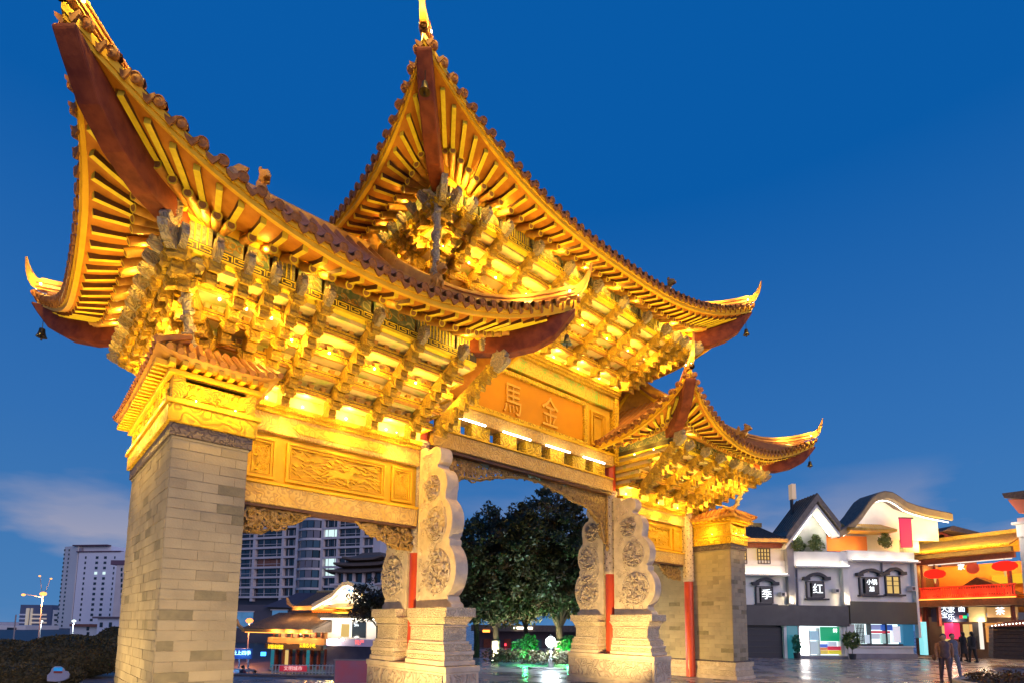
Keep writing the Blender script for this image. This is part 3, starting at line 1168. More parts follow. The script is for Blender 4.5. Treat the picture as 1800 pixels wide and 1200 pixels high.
m.build('stripe_relief', K['goldplain'], fb)
for z0, z1, y_ in ((9.14, 9.22, .32), (9.22, 9.3, .38), (9.3, 9.42, .42)):
    MB().bx(-3.7, 3.7, -y_, y_, z0 + .001, z1).build('cornice', K['goldfine'], GATE, bevel=.01)
for sx in (-1, 1):
    a, b = sorted((sx * 3.5, sx * 3.72))
    MB().bx(a, b, -.3, .3, 6.95, 9.14).build('frame_post', K['gold'], GATE, bevel=.015)
# hanging fretwork under the centre beam
FR = [(-3.4, 4.35), (-3.22, 4.4), (-3.05, 5.02), (-2.7, 5.22), (-2.35, 5.45), (-1.8, 5.47), (-1.5, 5.6), (-.9, 5.72), (-.35, 5.82), (.35, 5.82), (.9, 5.72), (1.5, 5.6), (1.8, 5.47), (2.35, 5.45), (2.7, 5.22), (3.05, 5.02), (3.22, 4.4), (3.4, 4.35)]


def frz(x):
    for (a, za), (b, zb) in zip(FR, FR[1:]):
        if a <= x <= b:
            return lerp(za, zb, (x - a) / (b - a))
    return 6


m = MB()
scroll(m, -3.38, 3.38, 4.4, 5.9, 0, 400, r=.028, inside=lambda x, z: z > frz(x) + .06, big=.19)
m.tube([(x, -.03, z) for x, z in FR], .04, n=5)
for sx in (-1, 1):
    m.tube([(sx * 3.37, -.04, 4.25), (sx * 3.37, -.04, 5.92)], .045, n=6)
    m.tube([(sx * 3.37, -.04, 4.3), (sx * 3.37, -.04, 4.22), (sx * 3.37, -.04, 4.12)], [.06, .07, .02], n=8)
m.build('hanging_fretwork', K['fret'], GATE)


def glyphs(txt, M, size, mat_, name, parent=None, depth=.02, body=None):
    cu = bpy.data.curves.new(name, 'FONT')
    cu.body = txt
    cu.size = size
    cu.align_x = 'CENTER'
    cu.align_y = 'CENTER'
    cu.extrude = depth
    cu.resolution_u = 2
    t = bpy.data.objects.new(name, cu)
    COL.objects.link(t)
    dg_ = bpy.context.evaluated_depsgraph_get()
    me = bpy.data.meshes.new_from_object(t.evaluated_get(dg_))
    bpy.data.objects.remove(t)
    bpy.data.curves.remove(cu)
    me.materials.clear()
    me.materials.append(mat_)
    me.name = name
    return inst(name, me, parent, M)


FRONT = Matrix.Rotation(pi / 2, 4, 'X')
KG = mat('raised_gold_character', (.7, .38, .025), (.64, .33, .02), rough=.35, nscale=10)
for ch, x in (('馬', -.87), ('金', .58)):
    glyphs(ch, Matrix.Translation((x, -.21, 7.8)) @ FRONT @ Matrix.Diagonal((.8, 1.1, 1, 1)), .88, KG, 'plaque_character', pq, .03)

# ---------------------------------------------------------------- brick piers
BR = MB().bx(-.5, .5, -.5, .5, -.5, .5)
BM = [BR.mesh('brick', K[k]) for k in ('brick1', 'brick2', 'brick3')]
FIX_DARK = {(6, 0), (7, 1), (9, 0), (11, 1), (14, 0), (16, 0), (18, 0), (18, 1), (21, 1), (23, 0), (3, 1), (1, 1), (0, 2)}


def wall_bricks(P0, ux, n_, L, z0, z1, ch, bl, put, dark=.04):
    rows = int(round((z1 - z0) / ch))
    ch = (z1 - z0) / rows
    for r in range(rows):
        x = -bl / 2 if r % 2 else 0.0
        c = 0
        while x < L - .02:
            a, b = max(0, x), min(L, x + bl)
            if b - a > .03:
                q = rnd.random()
                k = 2 if q < dark else (1 if q < .4 else 0)
                d = rnd.uniform(-.004, .004)
                cen = P0 + ux * ((a + b) / 2) + n_ * (-.03 + d)
                M_ = frame((cen.x, cen.y, z0 + (r + .5) * ch), ux * (b - a - rnd.uniform(.004, .013)), n_ * .08, Vector((0, 0, ch - rnd.uniform(.004, .012))))
                put(M_, k)
            x += bl
            c += 1


for sx in (-1, 1):
    xa, xb = sorted((sx * 7.95, sx * 9.0))
    nm = 'left' if sx < 0 else 'right'
    m = MB()
    m.bx(xa - .002, xb + .002, -1.802, 1.802, .58, 4.5)
    pier = m.build('brick_pier', K['mortar'], GATE, label='brick pier at the %s end of the archway' % nm)
    stuff = MB()
    mis = []

    def put(M_, k):
        if sx < 0:
            inst('brick', BM[k], pier, M_)
        else:
            stuff.M = M_
            stuff.mi = k
            stuff.bx(-.5, .5, -.5, .5, -.5, .5)
    z0, z1 = .6, 4.46
    wall_bricks(Vector((xa, -1.8, 0)), Vector((1, 0, 0)), Vector((0, -1, 0)), 1.05, z0, z1, .148, .44, put, .1)
    wall_bricks(Vector((xa, 1.8, 0)), Vector((0, -1, 0)), Vector((-1, 0, 0)), 3.6, z0, z1, .148, .45, put, .05)
    if sx > 0:
        stuff.M = None
        kind(stuff.build('brick_facing', [K['brick1'], K['brick2'], K['brick3']], pier), 'stuff')
    # base
    for z_0, z_1, e_, k_ in ((0, .12, .17, 'stone'), (.121, .3, .13, 'stonefine'), (.301, .42, .1, 'stone'), (.421, .58, .14, 'stonefine'), (.581, .62, .1, 'darkband')):
        MB().bx(xa - e_, xb + e_, -1.8 - e_, 1.8 + e_, z_0, z_1).build('pier_base', K[k_], pier, bevel=.012)
    # cap
    for z_0, z_1, e_, k_ in ((4.46, 4.5, .02, 'brick1'), (4.501, 4.69, .05, 'darkband'), (4.691, 4.96, .1, 'gold'), (4.961, 5.03, .14, 'goldplain'), (5.031, 5.4, .06, 'goldfine'), (5.401, 5.47, .13, 'goldplain')):
        MB().bx(xa - e_, xb + e_, -1.8 - e_, 1.8 + e_, z_0, z_1).build('pier_cap', K[k_], pier, bevel=.01)
    # recessed cap panels
    m = MB()
    for a, b in ((xa + .16, xb - .16),):
        for w in (0, .05):
            m.bx(a - .05, b + .05, -1.9, -1.86, 5.08 + w * .2, 5.1 + w * .2)
            m.bx(a - .05, b + .05, -1.9, -1.86, 5.33, 5.36)
    scroll(m, xa + .15, xb - .15, 5.12, 5.3, -1.87, 12, r=.018, big=.09)
    for xs in (xa - .06,):
        for q in range(3):
            y0 = -1.65 + q * 1.2
            scroll(m, y0, y0 + .9, 5.12, 5.3, xs - .012, 9, r=.018, big=.09, ax='yz')
            for a, b, c, d in ((y0, y0 + .9, 5.08, 5.1), (y0, y0 + .9, 5.33, 5.36)):
                m.bx(xs - .035, xs, a, b, c, d)
    m.build('cap_relief', K['gold'], pier)
    # little roof of the cap
    cx, hx, hy = (xa + xb) / 2, .525, 1.8
    rows = []
    for e_, z_ in ((.34, 5.6), (.2, 5.72), (.06, 5.84), (-.1, 5.95)):
        ring = []
        for (qx, qy) in ((-1, -1), (1, -1), (1, 1), (-1, 1)):
            nx, ny = {(-1, -1): (1, -1), (1, -1): (1, 1), (1, 1): (-1, 1), (-1, 1): (-1, -1)}[(qx, qy)]
            for t in [k / 8 for k in range(8)]:
                x = lerp(qx, nx, t) * (hx + e_)
                y = lerp(qy, ny, t) * (hy + e_)
                up = (abs(2 * t - 1) ** 4) * .1 * (1 if e_ > .15 else .3)
                ring.append((cx + x, y, z_ + up))
        rows.append(ring)
    m = MB()
    low = [[(p[0] - (p[0] - cx) * .12, p[1] * .97, p[2] - .07) for p in rows[0]]]
    I = m.grid(low + rows, closed=True)
    m.face(I[-1])
    m.face(I[0][::-1])
    cr_ = m.build('cap_roof', K['ridge'], pier)
    # dentil rafters and tile ends
    dm = MB().bx(-.5, .5, -.5, .5, -.5, .5).mesh('dentil', K['goldplain'])
    for k in range(9):
        x = xa - .12 + (1.29) * k / 8
        inst('dentil', dm, pier, Matrix.Translation((x, -1.98, 5.515)) @ Matrix.Diagonal((.075, .26, .075, 1)))
    for k in range(24):
        y = -1.9 + 3.8 * k / 23
        inst('dentil', dm, pier, Matrix.Translation((xa - .18, y, 5.515)) @ Matrix.Diagonal((.26, .075, .075, 1)))
    m = MB()
    for k in range(13):
        x = xa - .32 + 1.69 * k / 12
        up = abs(2 * k / 12 - 1) ** 4 * .1
        m.tube([(x, -2.16, 5.63 + up), (x, -2.0, 5.73 + up * .8), (cx + (x - cx) * .9, -1.72, 5.97)], .05, n=6)
    for k in range(28):
        y = -2.1 + 4.2 * k / 27
        up = abs(2 * k / 27 - 1) ** 4 * .1
        m.tube([(xa - .36, y, 5.63 + up), (xa - .2, y, 5.73 + up * .8), (xa + .1, y * .95, 5.97)], .05, n=6)
    kind(m.build('cap_tiles', K['tile'], cr_, smooth=True), 'stuff')

# ---------------------------------------------------------------- the archway's own lamps
LG = MB().lathe([(.02, -.035), (.035, -.03), (.04, 0), (.035, .03), (.02, .035)], 8).mesh('bracket_lamp', K['lampglow'])
GOLD = (1, .56, .06)


def blamp(p, light, w, col=GOLD, s=1.0):
    if s >= 1 or s <= .6:
        inst('bracket_lamp', LG, GATE, Matrix.Translation(p) @ Matrix.Scale(s * .5, 4))
    if w:
        lamp(light, w, col)


LW = 1.55
for sx in (-1, 1):
    xs = [sx * x for x in (-7.26, -6.57, -5.65, -4.71, -4.0)]
    for x in xs:
        blamp((x, -.33, 6.03), (x, -.5, 6.1), 7 * LW)
        blamp((x, -1.5, 6.72), (x, -1.62, 6.62), 5 * LW)
    for x in (-8.9, -8.5, -8.1, -7.7):
        blamp((sx * x, -1.75, 6.85), (sx * x, -1.95, 6.75), 3.2 * LW)
    for x in (-8.5, -7.7):
        blamp((sx * x, -.8, 6.2), (sx * x, -1.0, 6.16), 4 * LW)
    for x in (-8.95, -8.1, -7.26, -6.1, -5.2, -4.2):
        blamp((sx * x, -2.3, 7.52), (sx * x, -2.5, 7.5), 3.8 * LW, s=.8)
for p_ in ((-8.7, -2.1, 6.35), (-7.7, -1.7, 6.25), (-9.35, -.9, 6.3), (-9.35, .5, 6.3), (-9.3, 1.6, 6.4), (8.7, -2.1, 6.35), (7.6, -1.7, 6.25)):
    lamp(p_, 3.5 * LW, GOLD, .06)
for y in (-1.4, -.6, .2, 1.0, 1.7):
    blamp((-8.75, y, 6.62), (-9.0, y, 6.55), 4 * LW)
    blamp((-9.3, y, 7.52), (-9.5, y, 7.45), 3.6 * LW, s=.8)
for y in (-1.7, -1.0):
    blamp((3.55, y, 7.1), (3.4, y, 7.3), 2.5 * LW)
for x in (-3.4, -2.6, -1.6, -.54, .54, 1.6, 2.6, 3.4):
    blamp((x, -.4, 9.47), (x, -.58, 9.55), 6 * LW)
    blamp((x, -1.5, 9.98), (x, -1.65, 9.9), 6 * LW)
for x in (-4.3, -3.4, -2.6, -1.6, -.54, .54, 1.6, 2.6, 3.4, 4.3):
    blamp((x, -2.3, 10.72), (x, -2.5, 10.7), 7 * LW, s=.8)
for x in (-4.2, 4.2):
    blamp((x, -1.6, 9.95), (x, -1.8, 9.85), 5 * LW)
for y in (-1.4, -.5, .4, 1.3):
    blamp((-4.4, y, 9.95), (-4.6, y, 9.9), 5 * LW)
    blamp((-4.85, y, 10.72), (-5.05, y, 10.65), 7 * LW, s=.8)
# light tubes under the plaque and the lamps that wash it
for k in range(4):
    x = -2.4 + k * 1.6
    MB().tube([(x - .5, -.34, 6.82), (x + .5, -.34, 6.82)], .025, n=6).build('light_tube', K['lampwhite'], GATE)
    lamp((x, -.55, 6.86), 1.15 * LW, (1, .62, .06), .15)
for x in (-1.6, 0, 1.6):
    lamp((x, -.95, 7.4), .75 * LW, (1, .58, .05), .15)
# pier caps: lamps tucked behind the mouldings
for sx in (-1, 1):
    for x in (8.2, 8.75):
        blamp((sx * x, -1.91, 5.055), (sx * x, -2.1, 5.1), 6, s=.5)
    xs_ = 9.0 if sx < 0 else 7.95
    for y in (-1.2, -.2, .8, 1.6):
        X = sx * xs_
        blamp((X - .11, y, 5.055), (X - .3, y, 5.1), 7, s=.5)
    # panels of the side bay
    for x in (6.9, 5.7, 4.5):
        blamp((sx * x, -.42, 5.99), (sx * x, -.5, 5.5), 5.5, s=.6)
        lamp((sx * x, -.75, 4.3), 2.6, (1, .62, .06), .1)
# horn lamps, tucked against the ridge on both sides, and one at each tip
for rf in (roofL, roofR, roofM):
    for sx in (-1, 1):
        for sy in (-1, 1):
            if sy > 0 and not (rf is roofL and sx < 0):
                continue
            dg = Vector((sx, sy, 0)).normalized()
            lat = Vector((-dg.y, dg.x, 0))
            for w, en in ((.03, 16), (.28, 12)):
                hx, hy, hz = rf.H(w)
                p = rf.o + Vector((sx * hx, sy * hy, hz))
                for q in (-1, 1):
                    if w < .1:
                        inst('bracket_lamp', LG, GATE, Matrix.Translation(p + lat * q * .09 + Vector((0, 0, .16))) @ Matrix.Scale(.5, 4))
                    lamp(p + lat * q * .3 + Vector((0, 0, .3)), en, (1, .62, .1), .04)
            c = rf.corner(sx, sy)
            inst('bracket_lamp', LG, GATE, Matrix.Translation(c + dg * .06 + Vector((0, 0, .2))) @ Matrix.Scale(.45, 4))
            lamp(c + dg * .42 + Vector((0, 0, .26)), 10, (1, .66, .14), .04)

# ---------------------------------------------------------------- wind bells (hang from the corners)
for rf, sx, sy, lb in ((roofL, -1, 1, 'bronze wind bell under the far left corner of the left roof'), (roofL, 1, -1, 'bronze wind bell under the inner front corner of the left roof'), (roofM, 1, -1, 'bronze wind bell under the right front corner of the tall central roof'),
                       (roofR, 1, -1, 'bronze wind bell under the rightmost corner of the right roof'), (roofM, -1, -1, 'bronze wind bell inside the peak of the tall central roof')):
    c = rf.corner(sx, sy) - Vector((sx * .12, sy * .12, .2))
    b = thing('wind_bell', lb, 'bell', c - Vector((0, 0, .75)), group='wind bells at the roof corners')
    MB(Matrix.Translation(c)).tube([(0, 0, 0), (0, 0, -.5)], .008, n=4).build('chain', K['bronze'], b)
    MB(Matrix.Translation(c)).lathe([(.012, -.48), (.05, -.5), (.06, -.58), (.085, -.66), (.1, -.68), (.09, -.68)], 10).build('bell_body', K['bronze'], b, smooth=True)
    MB(Matrix.Translation(c)).tube([(0, 0, -.6), (0, 0, -.75)], [.008, .02], n=5).build('clapper', K['bronze'], b)
# ------------------------------------------------------------------ floodlights and ground
FLOOD = (1, .68, .24)


def floodlight(p, to, w, lb, ang=95, col=FLOOD):
    t = thing('floodlight', lb, 'floodlight', p)
    d = (Vector(to) - Vector(p)).normalized()
    lat = Vector((-d.y, d.x, 0)).normalized()
    M = frame(Vector(p) + Vector((0, 0, .22)), lat, d.cross(lat) * -1, d)
    m = MB(M)
    m.bx(-.16, .16, -.1, .1, -.12, .02)
    m.build('housing', K['iron'], t, bevel=.01)
    MB(M).bx(-.13, .13, -.075, .075, .021, .026).build('lens', K['lampglow'], t)
    MB().bx(p[0] - .12, p[0] + .12, p[1] - .05, p[1] + .05, 0, .1).build('foot', K['iron'], t)
    spot(Vector(p) + Vector((0, 0, .22)) + d * .06, to, w, col, ang)


def ground_mat():
    m = bpy.data.materials.new('granite_paving')
    m.use_nodes = True
    nt = m.node_tree
    b = nt.nodes['Principled BSDF']
    geo = nt.nodes.new('ShaderNodeNewGeometry')
    rot = nt.nodes.new('ShaderNodeMapping')
    rot.inputs['Rotation'].default_value = (0, 0, R(-12))
    nt.links.new(geo.outputs['Position'], rot.inputs[0])
    br = nt.nodes.new('ShaderNodeTexBrick')
    br.inputs['Color1'].default_value = (.22, .2, .215, 1)
    br.inputs['Color2'].default_value = (.32, .29, .3, 1)
    br.inputs['Mortar'].default_value = (.1, .09, .095, 1)
    br.inputs['Scale'].default_value = 1
    br.inputs['Mortar Size'].default_value = .012
    br.inputs['Brick Width'].default_value = 1.2
    br.inputs['Row Height'].default_value = .6
    nt.links.new(rot.outputs[0], br.inputs['Vector'])
    nz_ = nt.nodes.new('ShaderNodeTexNoise')
    nz_.inputs['Scale'].default_value = .8
    nz_.inputs['Detail'].default_value = 8
    nt.links.new(geo.outputs['Position'], nz_.inputs['Vector'])
    mx = nt.nodes.new('ShaderNodeMix')
    mx.data_type = 'RGBA'
    mx.blend_type = 'OVERLAY'
    mx.inputs[0].default_value = .6
    nt.links.new(br.outputs[0], mx.inputs[6])
    nt.links.new(nz_.outputs[0], mx.inputs[7])
    nt.links.new(mx.outputs[2], b.inputs['Base Color'])
    mr = nt.nodes.new('ShaderNodeMapRange')
    mr.inputs[1].default_value = .3
    mr.inputs[2].default_value = .7
    mr.inputs[3].default_value = .16
    mr.inputs[4].default_value = .4
    nt.links.new(nz_.outputs[0], mr.inputs[0])
    nt.links.new(mr.outputs[0], b.inputs['Roughness'])
    bp = nt.nodes.new('ShaderNodeBump')
    bp.inputs['Strength'].default_value = .4
    bp.inputs['Distance'].default_value = .006
    n2 = nt.nodes.new('ShaderNodeTexNoise')
    n2.inputs['Scale'].default_value = 5
    n2.inputs['Detail'].default_value = 5
    nt.links.new(geo.outputs['Position'], n2.inputs['Vector'])
    nt.links.new(n2.outputs[0], bp.inputs['Height'])
    nt.links.new(bp.outputs[0], b.inputs['Normal'])
    return m


# plaza sheet, cut off on the left rear where it drops to the street
E0, E1, E2, E3 = ground_at(-900, 20), ground_at(30, 21), ground_at(655, 18.6), ground_at(700, 420)
m = MB()
poly = [E0, E1, E2, E3, Vector((900, 900, 0)), Vector((900, -900, 0)), Vector((-900, -900, 0)), Vector((-900, E0.y, 0))]
m.face([m.vert(p) for p in poly][::-1])
kind(m.build('plaza_ground', ground_mat()), 'structure')
m = MB()
m.grid([[(x, y, STREET) for x in (-1500, 0, 1500)] for y in (-200, 0, 1500)])
kind(m.build('street_ground', mat('asphalt', (.045, .043, .05), (.065, .06, .068), rough=.55, nscale=.6, bump=.2, bscale=12)), 'structure')
m = MB()
for a_, b_ in ((E0, E1), (E1, E2), (E2, E3)):
    i = [m.vert(p) for p in (a_, b_, b_ + Vector((0, 0, STREET)), a_ + Vector((0, 0, STREET)))]
    m.face(i)
kind(m.build('plaza_retaining_wall', mat('edge_granite', (.2, .17, .17), rough=.7)), 'structure')

for p, to, w, lb, ang in (((-11.6, .2, 0), (-9, .2, 2.6), 330, 'small ground floodlight aimed at the outer side of the left pier', 110),
                          ((-9.0, -5.0, 0), (-8.4, -1.8, 2.6), 230, 'small ground floodlight in front of the left pier', 80),
                          ((-6.3, -1.6, 0), (-3.6, -.5, 2.9), 400, 'small ground floodlight in the left bay aimed at the drum stones', 110),
                          ((1.0, -1.4, 0), (3.6, -.3, 2.9), 430, 'small ground floodlight in the central bay aimed at the right drum stones', 110),
                          ((5.0, .4, 0), (7.95, -.3, 2.4), 260, 'small ground floodlight in the right bay aimed at the right pier', 115)):
    floodlight(p, to, w, lb, ang)

# fill lights added out of view on the ground, aimed up at the eaves
for x, z, w, lb in ((-8.2, 7.4, 560, 'added ground fill light in front of the left bay, nearest the left pier'), (-5.0, 7.4, 560, 'added ground fill light in front of the left bay, nearest the centre'), (-2.2, 10.6, 820, 'added ground fill light in front of the central bay, left of its middle'),
                    (2.2, 10.6, 820, 'added ground fill light in front of the central bay, right of its middle'), (5.2, 7.4, 560, 'added ground fill light in front of the right bay, nearest the centre'), (8.2, 7.4, 560, 'added ground fill light in front of the right bay, nearest the right pier')):
    floodlight((x, -6.6, 0), (x, -2.3, z), w, lb, 46, (1, .6, .08))
floodlight((-13.2, .3, 0), (-9.4, .2, 7.2), 420, 'added ground fill light beyond the left pier aimed at the left roof', 50, (1, .6, .08))
# ================================================================== SURROUNDINGS
class Plane:
    """upright plane between two ground points given by the bearing (picture column) and depth of each"""
    def __init__(s, pl, dl, pr, dr, g=0.0):
        s.g = g
        s.A, s.B = ground_at(pl, dl), ground_at(pr, dr)
        s.L = (s.B - s.A).length
        s.ux = (s.B - s.A).normalized()
        s.uy = Vector((0, 0, 1)).cross(s.ux)
        s.M = frame(s.A, s.ux, s.uy, (0, 0, 1))

    def uz(s, x, y, off=0.0):
        r_ = ray(x, y)
        o = s.A + s.uy * off
        t = (o - CP).dot(s.uy) / r_.dot(s.uy)
        p = CP + r_ * t - s.A
        return p.dot(s.ux), p.z

    def u(s, x, y=1100, off=0.0):
        return s.uz(x, y, off)[0]

    def z(s, x, y, off=0.0):
        return s.uz(x, y, off)[1]

    def box(s, mb, x0, y0, x1, y1, a, b):
        """box seen between two picture corners on this plane; a..b its depth range (negative = towards the viewer)"""
        xm, ym = (x0 + x1) / 2, (y0 + y1) / 2
        u0, u1 = s.u(x0, ym), s.u(x1, ym)
        z0, z1 = s.z(xm, y1), s.z(xm, y0)
        mb.bx(u0, u1, a, b, max(z0, s.g), z1)
        return u0, u1, z0, z1

    def poly(s, pts):
        return [s.uz(x, y) for x, y in pts]

    def mb(s):
        return MB(s.M)

    def gl(s, txt, x, y, px_h, mat_, parent, off=-.06, nm='sign_character', sx=1.0):
        u, z = s.uz(x, y)
        h = s.z(x, y - px_h / 2) - s.z(x, y + px_h / 2)
        return glyphs(txt, s.M @ Matrix.Translation((u, off, z)) @ FRONT @ Matrix.Diagonal((sx, 1, 1, 1)), h * 1.05, mat_, nm, parent, .01)


K['white'] = mat('white_render', (.82, .79, .75), (.74, .71, .67), rough=.85, nscale=1.5, bump=.1, bscale=30)
K['greyrender'] = mat('grey_render', (.3, .29, .31), (.25, .24, .27), rough=.85, nscale=2)
K['slate'] = mat('dark_roof_tile', (.11, .085, .075), (.17, .13, .105), rough=.85, spec=.2, nscale=8, bump=.4, bscale=20)
K['black'] = mat('black_fascia', (.02, .02, .024), (.03, .03, .034), rough=.4, nscale=2)
K['olive'] = mat('olive_fascia', (.06, .055, .03), (.045, .04, .028), rough=.45, nscale=1)
K['charcoal'] = mat('charcoal_trim', (.035, .035, .045), rough=.6)
K['orangewall'] = mat('orange_wall', (.62, .2, .03), (.55, .17, .03), rough=.7, nscale=2)
K['timber'] = mat('red_timber', (.22, .045, .02), (.15, .03, .018), rough=.5, nscale=6)
K['brown'] = mat('brown_timber', (.11, .055, .03), (.07, .035, .022), rough=.6, nscale=9)
K['yellowtile'] = mat('yellow_tile', (.6, .36, .05), (.45, .24, .04), rough=.4, nscale=6, bump=.4, bscale=20)
K['led'] = glowmat('warm_led', (1, .9, .72), 6)
K['ledw'] = glowmat('white_led', (.92, .95, 1), 3.0)
K['leds'] = glowmat('soft_led', (1, .88, .74), 1.1)
K['ledorange'] = glowmat('orange_led', (1, .34, .05), 3.5)
K['ledred'] = glowmat('red_lantern_glow', (1, .02, .01), 1.5)
K['neon'] = glowmat('blue_neon', (.05, .3, 1), 4)
K['shopwhite'] = glowmat('shop_light', (.75, .95, 1), 1.7)
K['teal'] = mat('teal_glass', (.02, .12, .16), rough=.15, emit=(.05, .4, .5), estr=.35)
K['glass'] = mat('window_glass', (.02, .028, .04), rough=.12, spec=.7)
K['glassb'] = mat('blue_window_glass', (.03, .07, .11), (.06, .1, .14), rough=.15, spec=.7, nscale=.2)
K['winlit'] = glowmat('lit_window', (.7, .95, .95), 1.1)
K['winwarm'] = glowmat('warm_lit_window', (1, .66, .22), .8)
K['concrete'] = mat('mauve_concrete', (.64, .56, .56), (.55, .48, .48), rough=.85, nscale=.3)
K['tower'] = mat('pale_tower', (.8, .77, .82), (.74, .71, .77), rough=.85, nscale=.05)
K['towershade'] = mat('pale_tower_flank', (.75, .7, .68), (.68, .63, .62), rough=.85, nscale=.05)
K['leafd'] = mat('dark_leaves', (.028, .042, .013), (.055, .06, .016), rough=.5, nscale=2)
K['leafo'] = mat('bronze_leaves', (.07, .035, .012), (.03, .035, .012), rough=.5, nscale=2)
K['hedge'] = mat('hedge_leaves', (.06, .055, .022), (.1, .075, .03), rough=.7, nscale=5)
K['bark'] = mat('bark', (.07, .055, .035), (.045, .035, .022), rough=.85, nscale=12, bump=.5, bscale=30)
K['wrap'] = mat('white_tree_wrap', (.75, .7, .55), rough=.8)
K['pole'] = mat('lamp_pole', (.25, .24, .26), rough=.5)
K['skin'] = mat('skin', (.42, .25, .17), rough=.6)
K['hair'] = mat('hair', (.012, .01, .01), rough=.5)
K['pink'] = mat('pink_banner', (.7, .03, .12), rough=.7, emit=(.8, .03, .12), estr=.5)
K['redrail'] = mat('red_railing', (.55, .03, .015), rough=.5)

# ---------------------------------------------------------------- white shop building, right
W1 = Plane(1296, 33, 1488, 33.4)
W2 = Plane(1488, 33.4, 1612, 34.2)
SB = thing('shop_building', 'white two-storey shop building with glowing gables beside the right pier', 'building', W1.A)


def part(P, nm, boxes, mt, parent, a=-.02, b=.2, bevel=0):
    m = P.mb()
    for q in boxes:
        P.box(m, *q[:4], *(q[4:] or (a, b)))
    return m.build(nm, mt, parent, bevel=bevel)


for P, xa, xb in ((W1, 1296, 1488), (W2, 1489, 1611)):
    part(P, 'upper_wall', [(xa, 985, xb, 1064)], K['white'], SB, 0, 6)
    part(P, 'shop_wall', [(xa, 1064, xb, 1200)], K['black'] if P is W1 else K['greyrender'], SB, .35, 6)
part(W1, 'fascia', [(1296, 1063, 1488, 1099)], K['black'], SB, -.25, .36, .02)
part(W2, 'fascia', [(1488.5, 1057, 1606, 1096)], K['olive'], SB, -.25, .36, .02)
# lit parapet bands: coves with a strip lamp
for P, xa, xb, y0, y1 in ((W1, 1296, 1380, 993, 1011), (W1, 1392, 1488, 969, 997), (W2, 1488, 1606, 968, 987)):
    part(P, 'parapet', [(xa, y0, xb, y1 - 2)], K['white'], SB, -.05, .5, .02)
    part(P, 'parapet_ledge', [(xa, y1 - 2, xb, y1 + 1)], K['white'], SB, -.5, .1, .02)
    m = P.mb()
    u0, u1, z1 = P.u(xa, y1) + .1, P.u(xb, y1) - .1, P.z((xa + xb) / 2, y1 - 2)
    m.bx(u0, u1, -.42, -.36, z1 + .02, z1 + .06)
    m.build('strip_lamp', K['led'], SB)
    for k in range(4):
        lamp(P.M @ Vector((lerp(u0, u1, (k + .5) / 4), -.38, z1 + .16)), 1.7, (1, .85, .66), .25)
# pilasters with their uplights
for P, xa, xb, y0, k_ in ((W1, 1380, 1392, 945, 'greyrender'), (W1, 1477, 1487, 985, 'white')):
    part(P, 'pilaster', [(xa, y0, xb, 1063)], K[k_], SB, -.3, .1, .015)
    xm = (xa + xb) / 2
    u_, z_ = P.uz(xm, 1060)
    m = P.mb()
    m.lathe([(.05, 0), (.06, .08)], 8, (u_, -.42, z_))
    m.build('uplight', K['led'], SB)
    lamp(P.M @ Vector((u_, -.5, z_ + .2)), 7, (1, .8, .45), .05)
# eyebrow windows with their glowing characters
KW = glowmat('white_character', (.9, .96, 1), 2.2)
for P, x0, y0, x1, y1, ch, lit in ((W1, 1328, 1031, 1357, 1059, '季', 0), (W1, 1417, 1022, 1447, 1049, '红', 0), (W2, 1510, 1015, 1542, 1043, '小锅\n加', 0), (W2, 1556, 1013, 1580, 1042, '', 1)):
    w = part(P, 'window', [(x0, y0, x1, y1)], K['winwarm'] if lit else K['glass'], SB, -.03, .1)
    part(P, 'frame', [(x0 - 1, y0 - 1, x0 + 1, y1 + 1), (x1 - 1, y0 - 1, x1 + 1, y1 + 1), (x0 + 1.2, y0 - 1.5, x1 - 1.2, y0), (x0 + 1.2, y1, x1 - 1.2, y1 + 1.5)] + ([((x0 + x1) / 2 - .7, y0 + .2, (x0 + x1) / 2 + .7, y1 - .2)] if lit else []), K['charcoal'], w, -.1, .05)
    if lit:
        part(P, 'lattice', [(x0 + 1.2, y0 + 7, x1 - 1.2, y0 + 8), (x0 + 1.2, y0 + 15, x1 - 1.2, y0 + 16)], K['charcoal'], w, -.09, .05)
    part(P, 'sill', [(x0 - 3, y1 + 2, x1 + 7, y1 + 5)], K['charcoal'], w, -.25, .05, .01)
    m = P.mb()
    pts = []
    n = 9
    for k in range(n):
        t = k / (n - 1)
        pts.append(P.uz(lerp(x0 - 2, x1 + 4, t), y0 - 3 - 11 * math.sin(pi * lerp(.06, .94, t)) ** .8))
    m.grid([[(u_, -.22, z_ - .09), (u_, -.22, z_ + .09), (u_, .02, z_ + .09), (u_, .02, z_ - .09)] for u_, z_ in pts], closed=True)
    for q in (0, -1):
        u_, z_ = pts[q]
        m.bx(u_ - .2, u_ + .2, -.23, .02, z_ - .1, z_ + .1)
    m.build('eyebrow_hood', K['charcoal'], w)
    if ch:
        part(P, 'sign_board', [(x0 + 8, y0 + 1, x1 - 1, y1 - 1)], K['black'], w, -.14, -.04)
        if '\n' in ch:
            P.gl(ch.split('\n')[0], (x0 + x1) / 2 + 3, y0 + 8, 10, KW, w, -.16)
            P.gl(ch.split('\n')[1], (x0 + x1) / 2 + 3, y0 + 20, 10, KW, w, -.16)
        else:
            P.gl(ch, (x0 + x1) / 2 + 3, (y0 + y1) / 2, 18, KW, w, -.16)
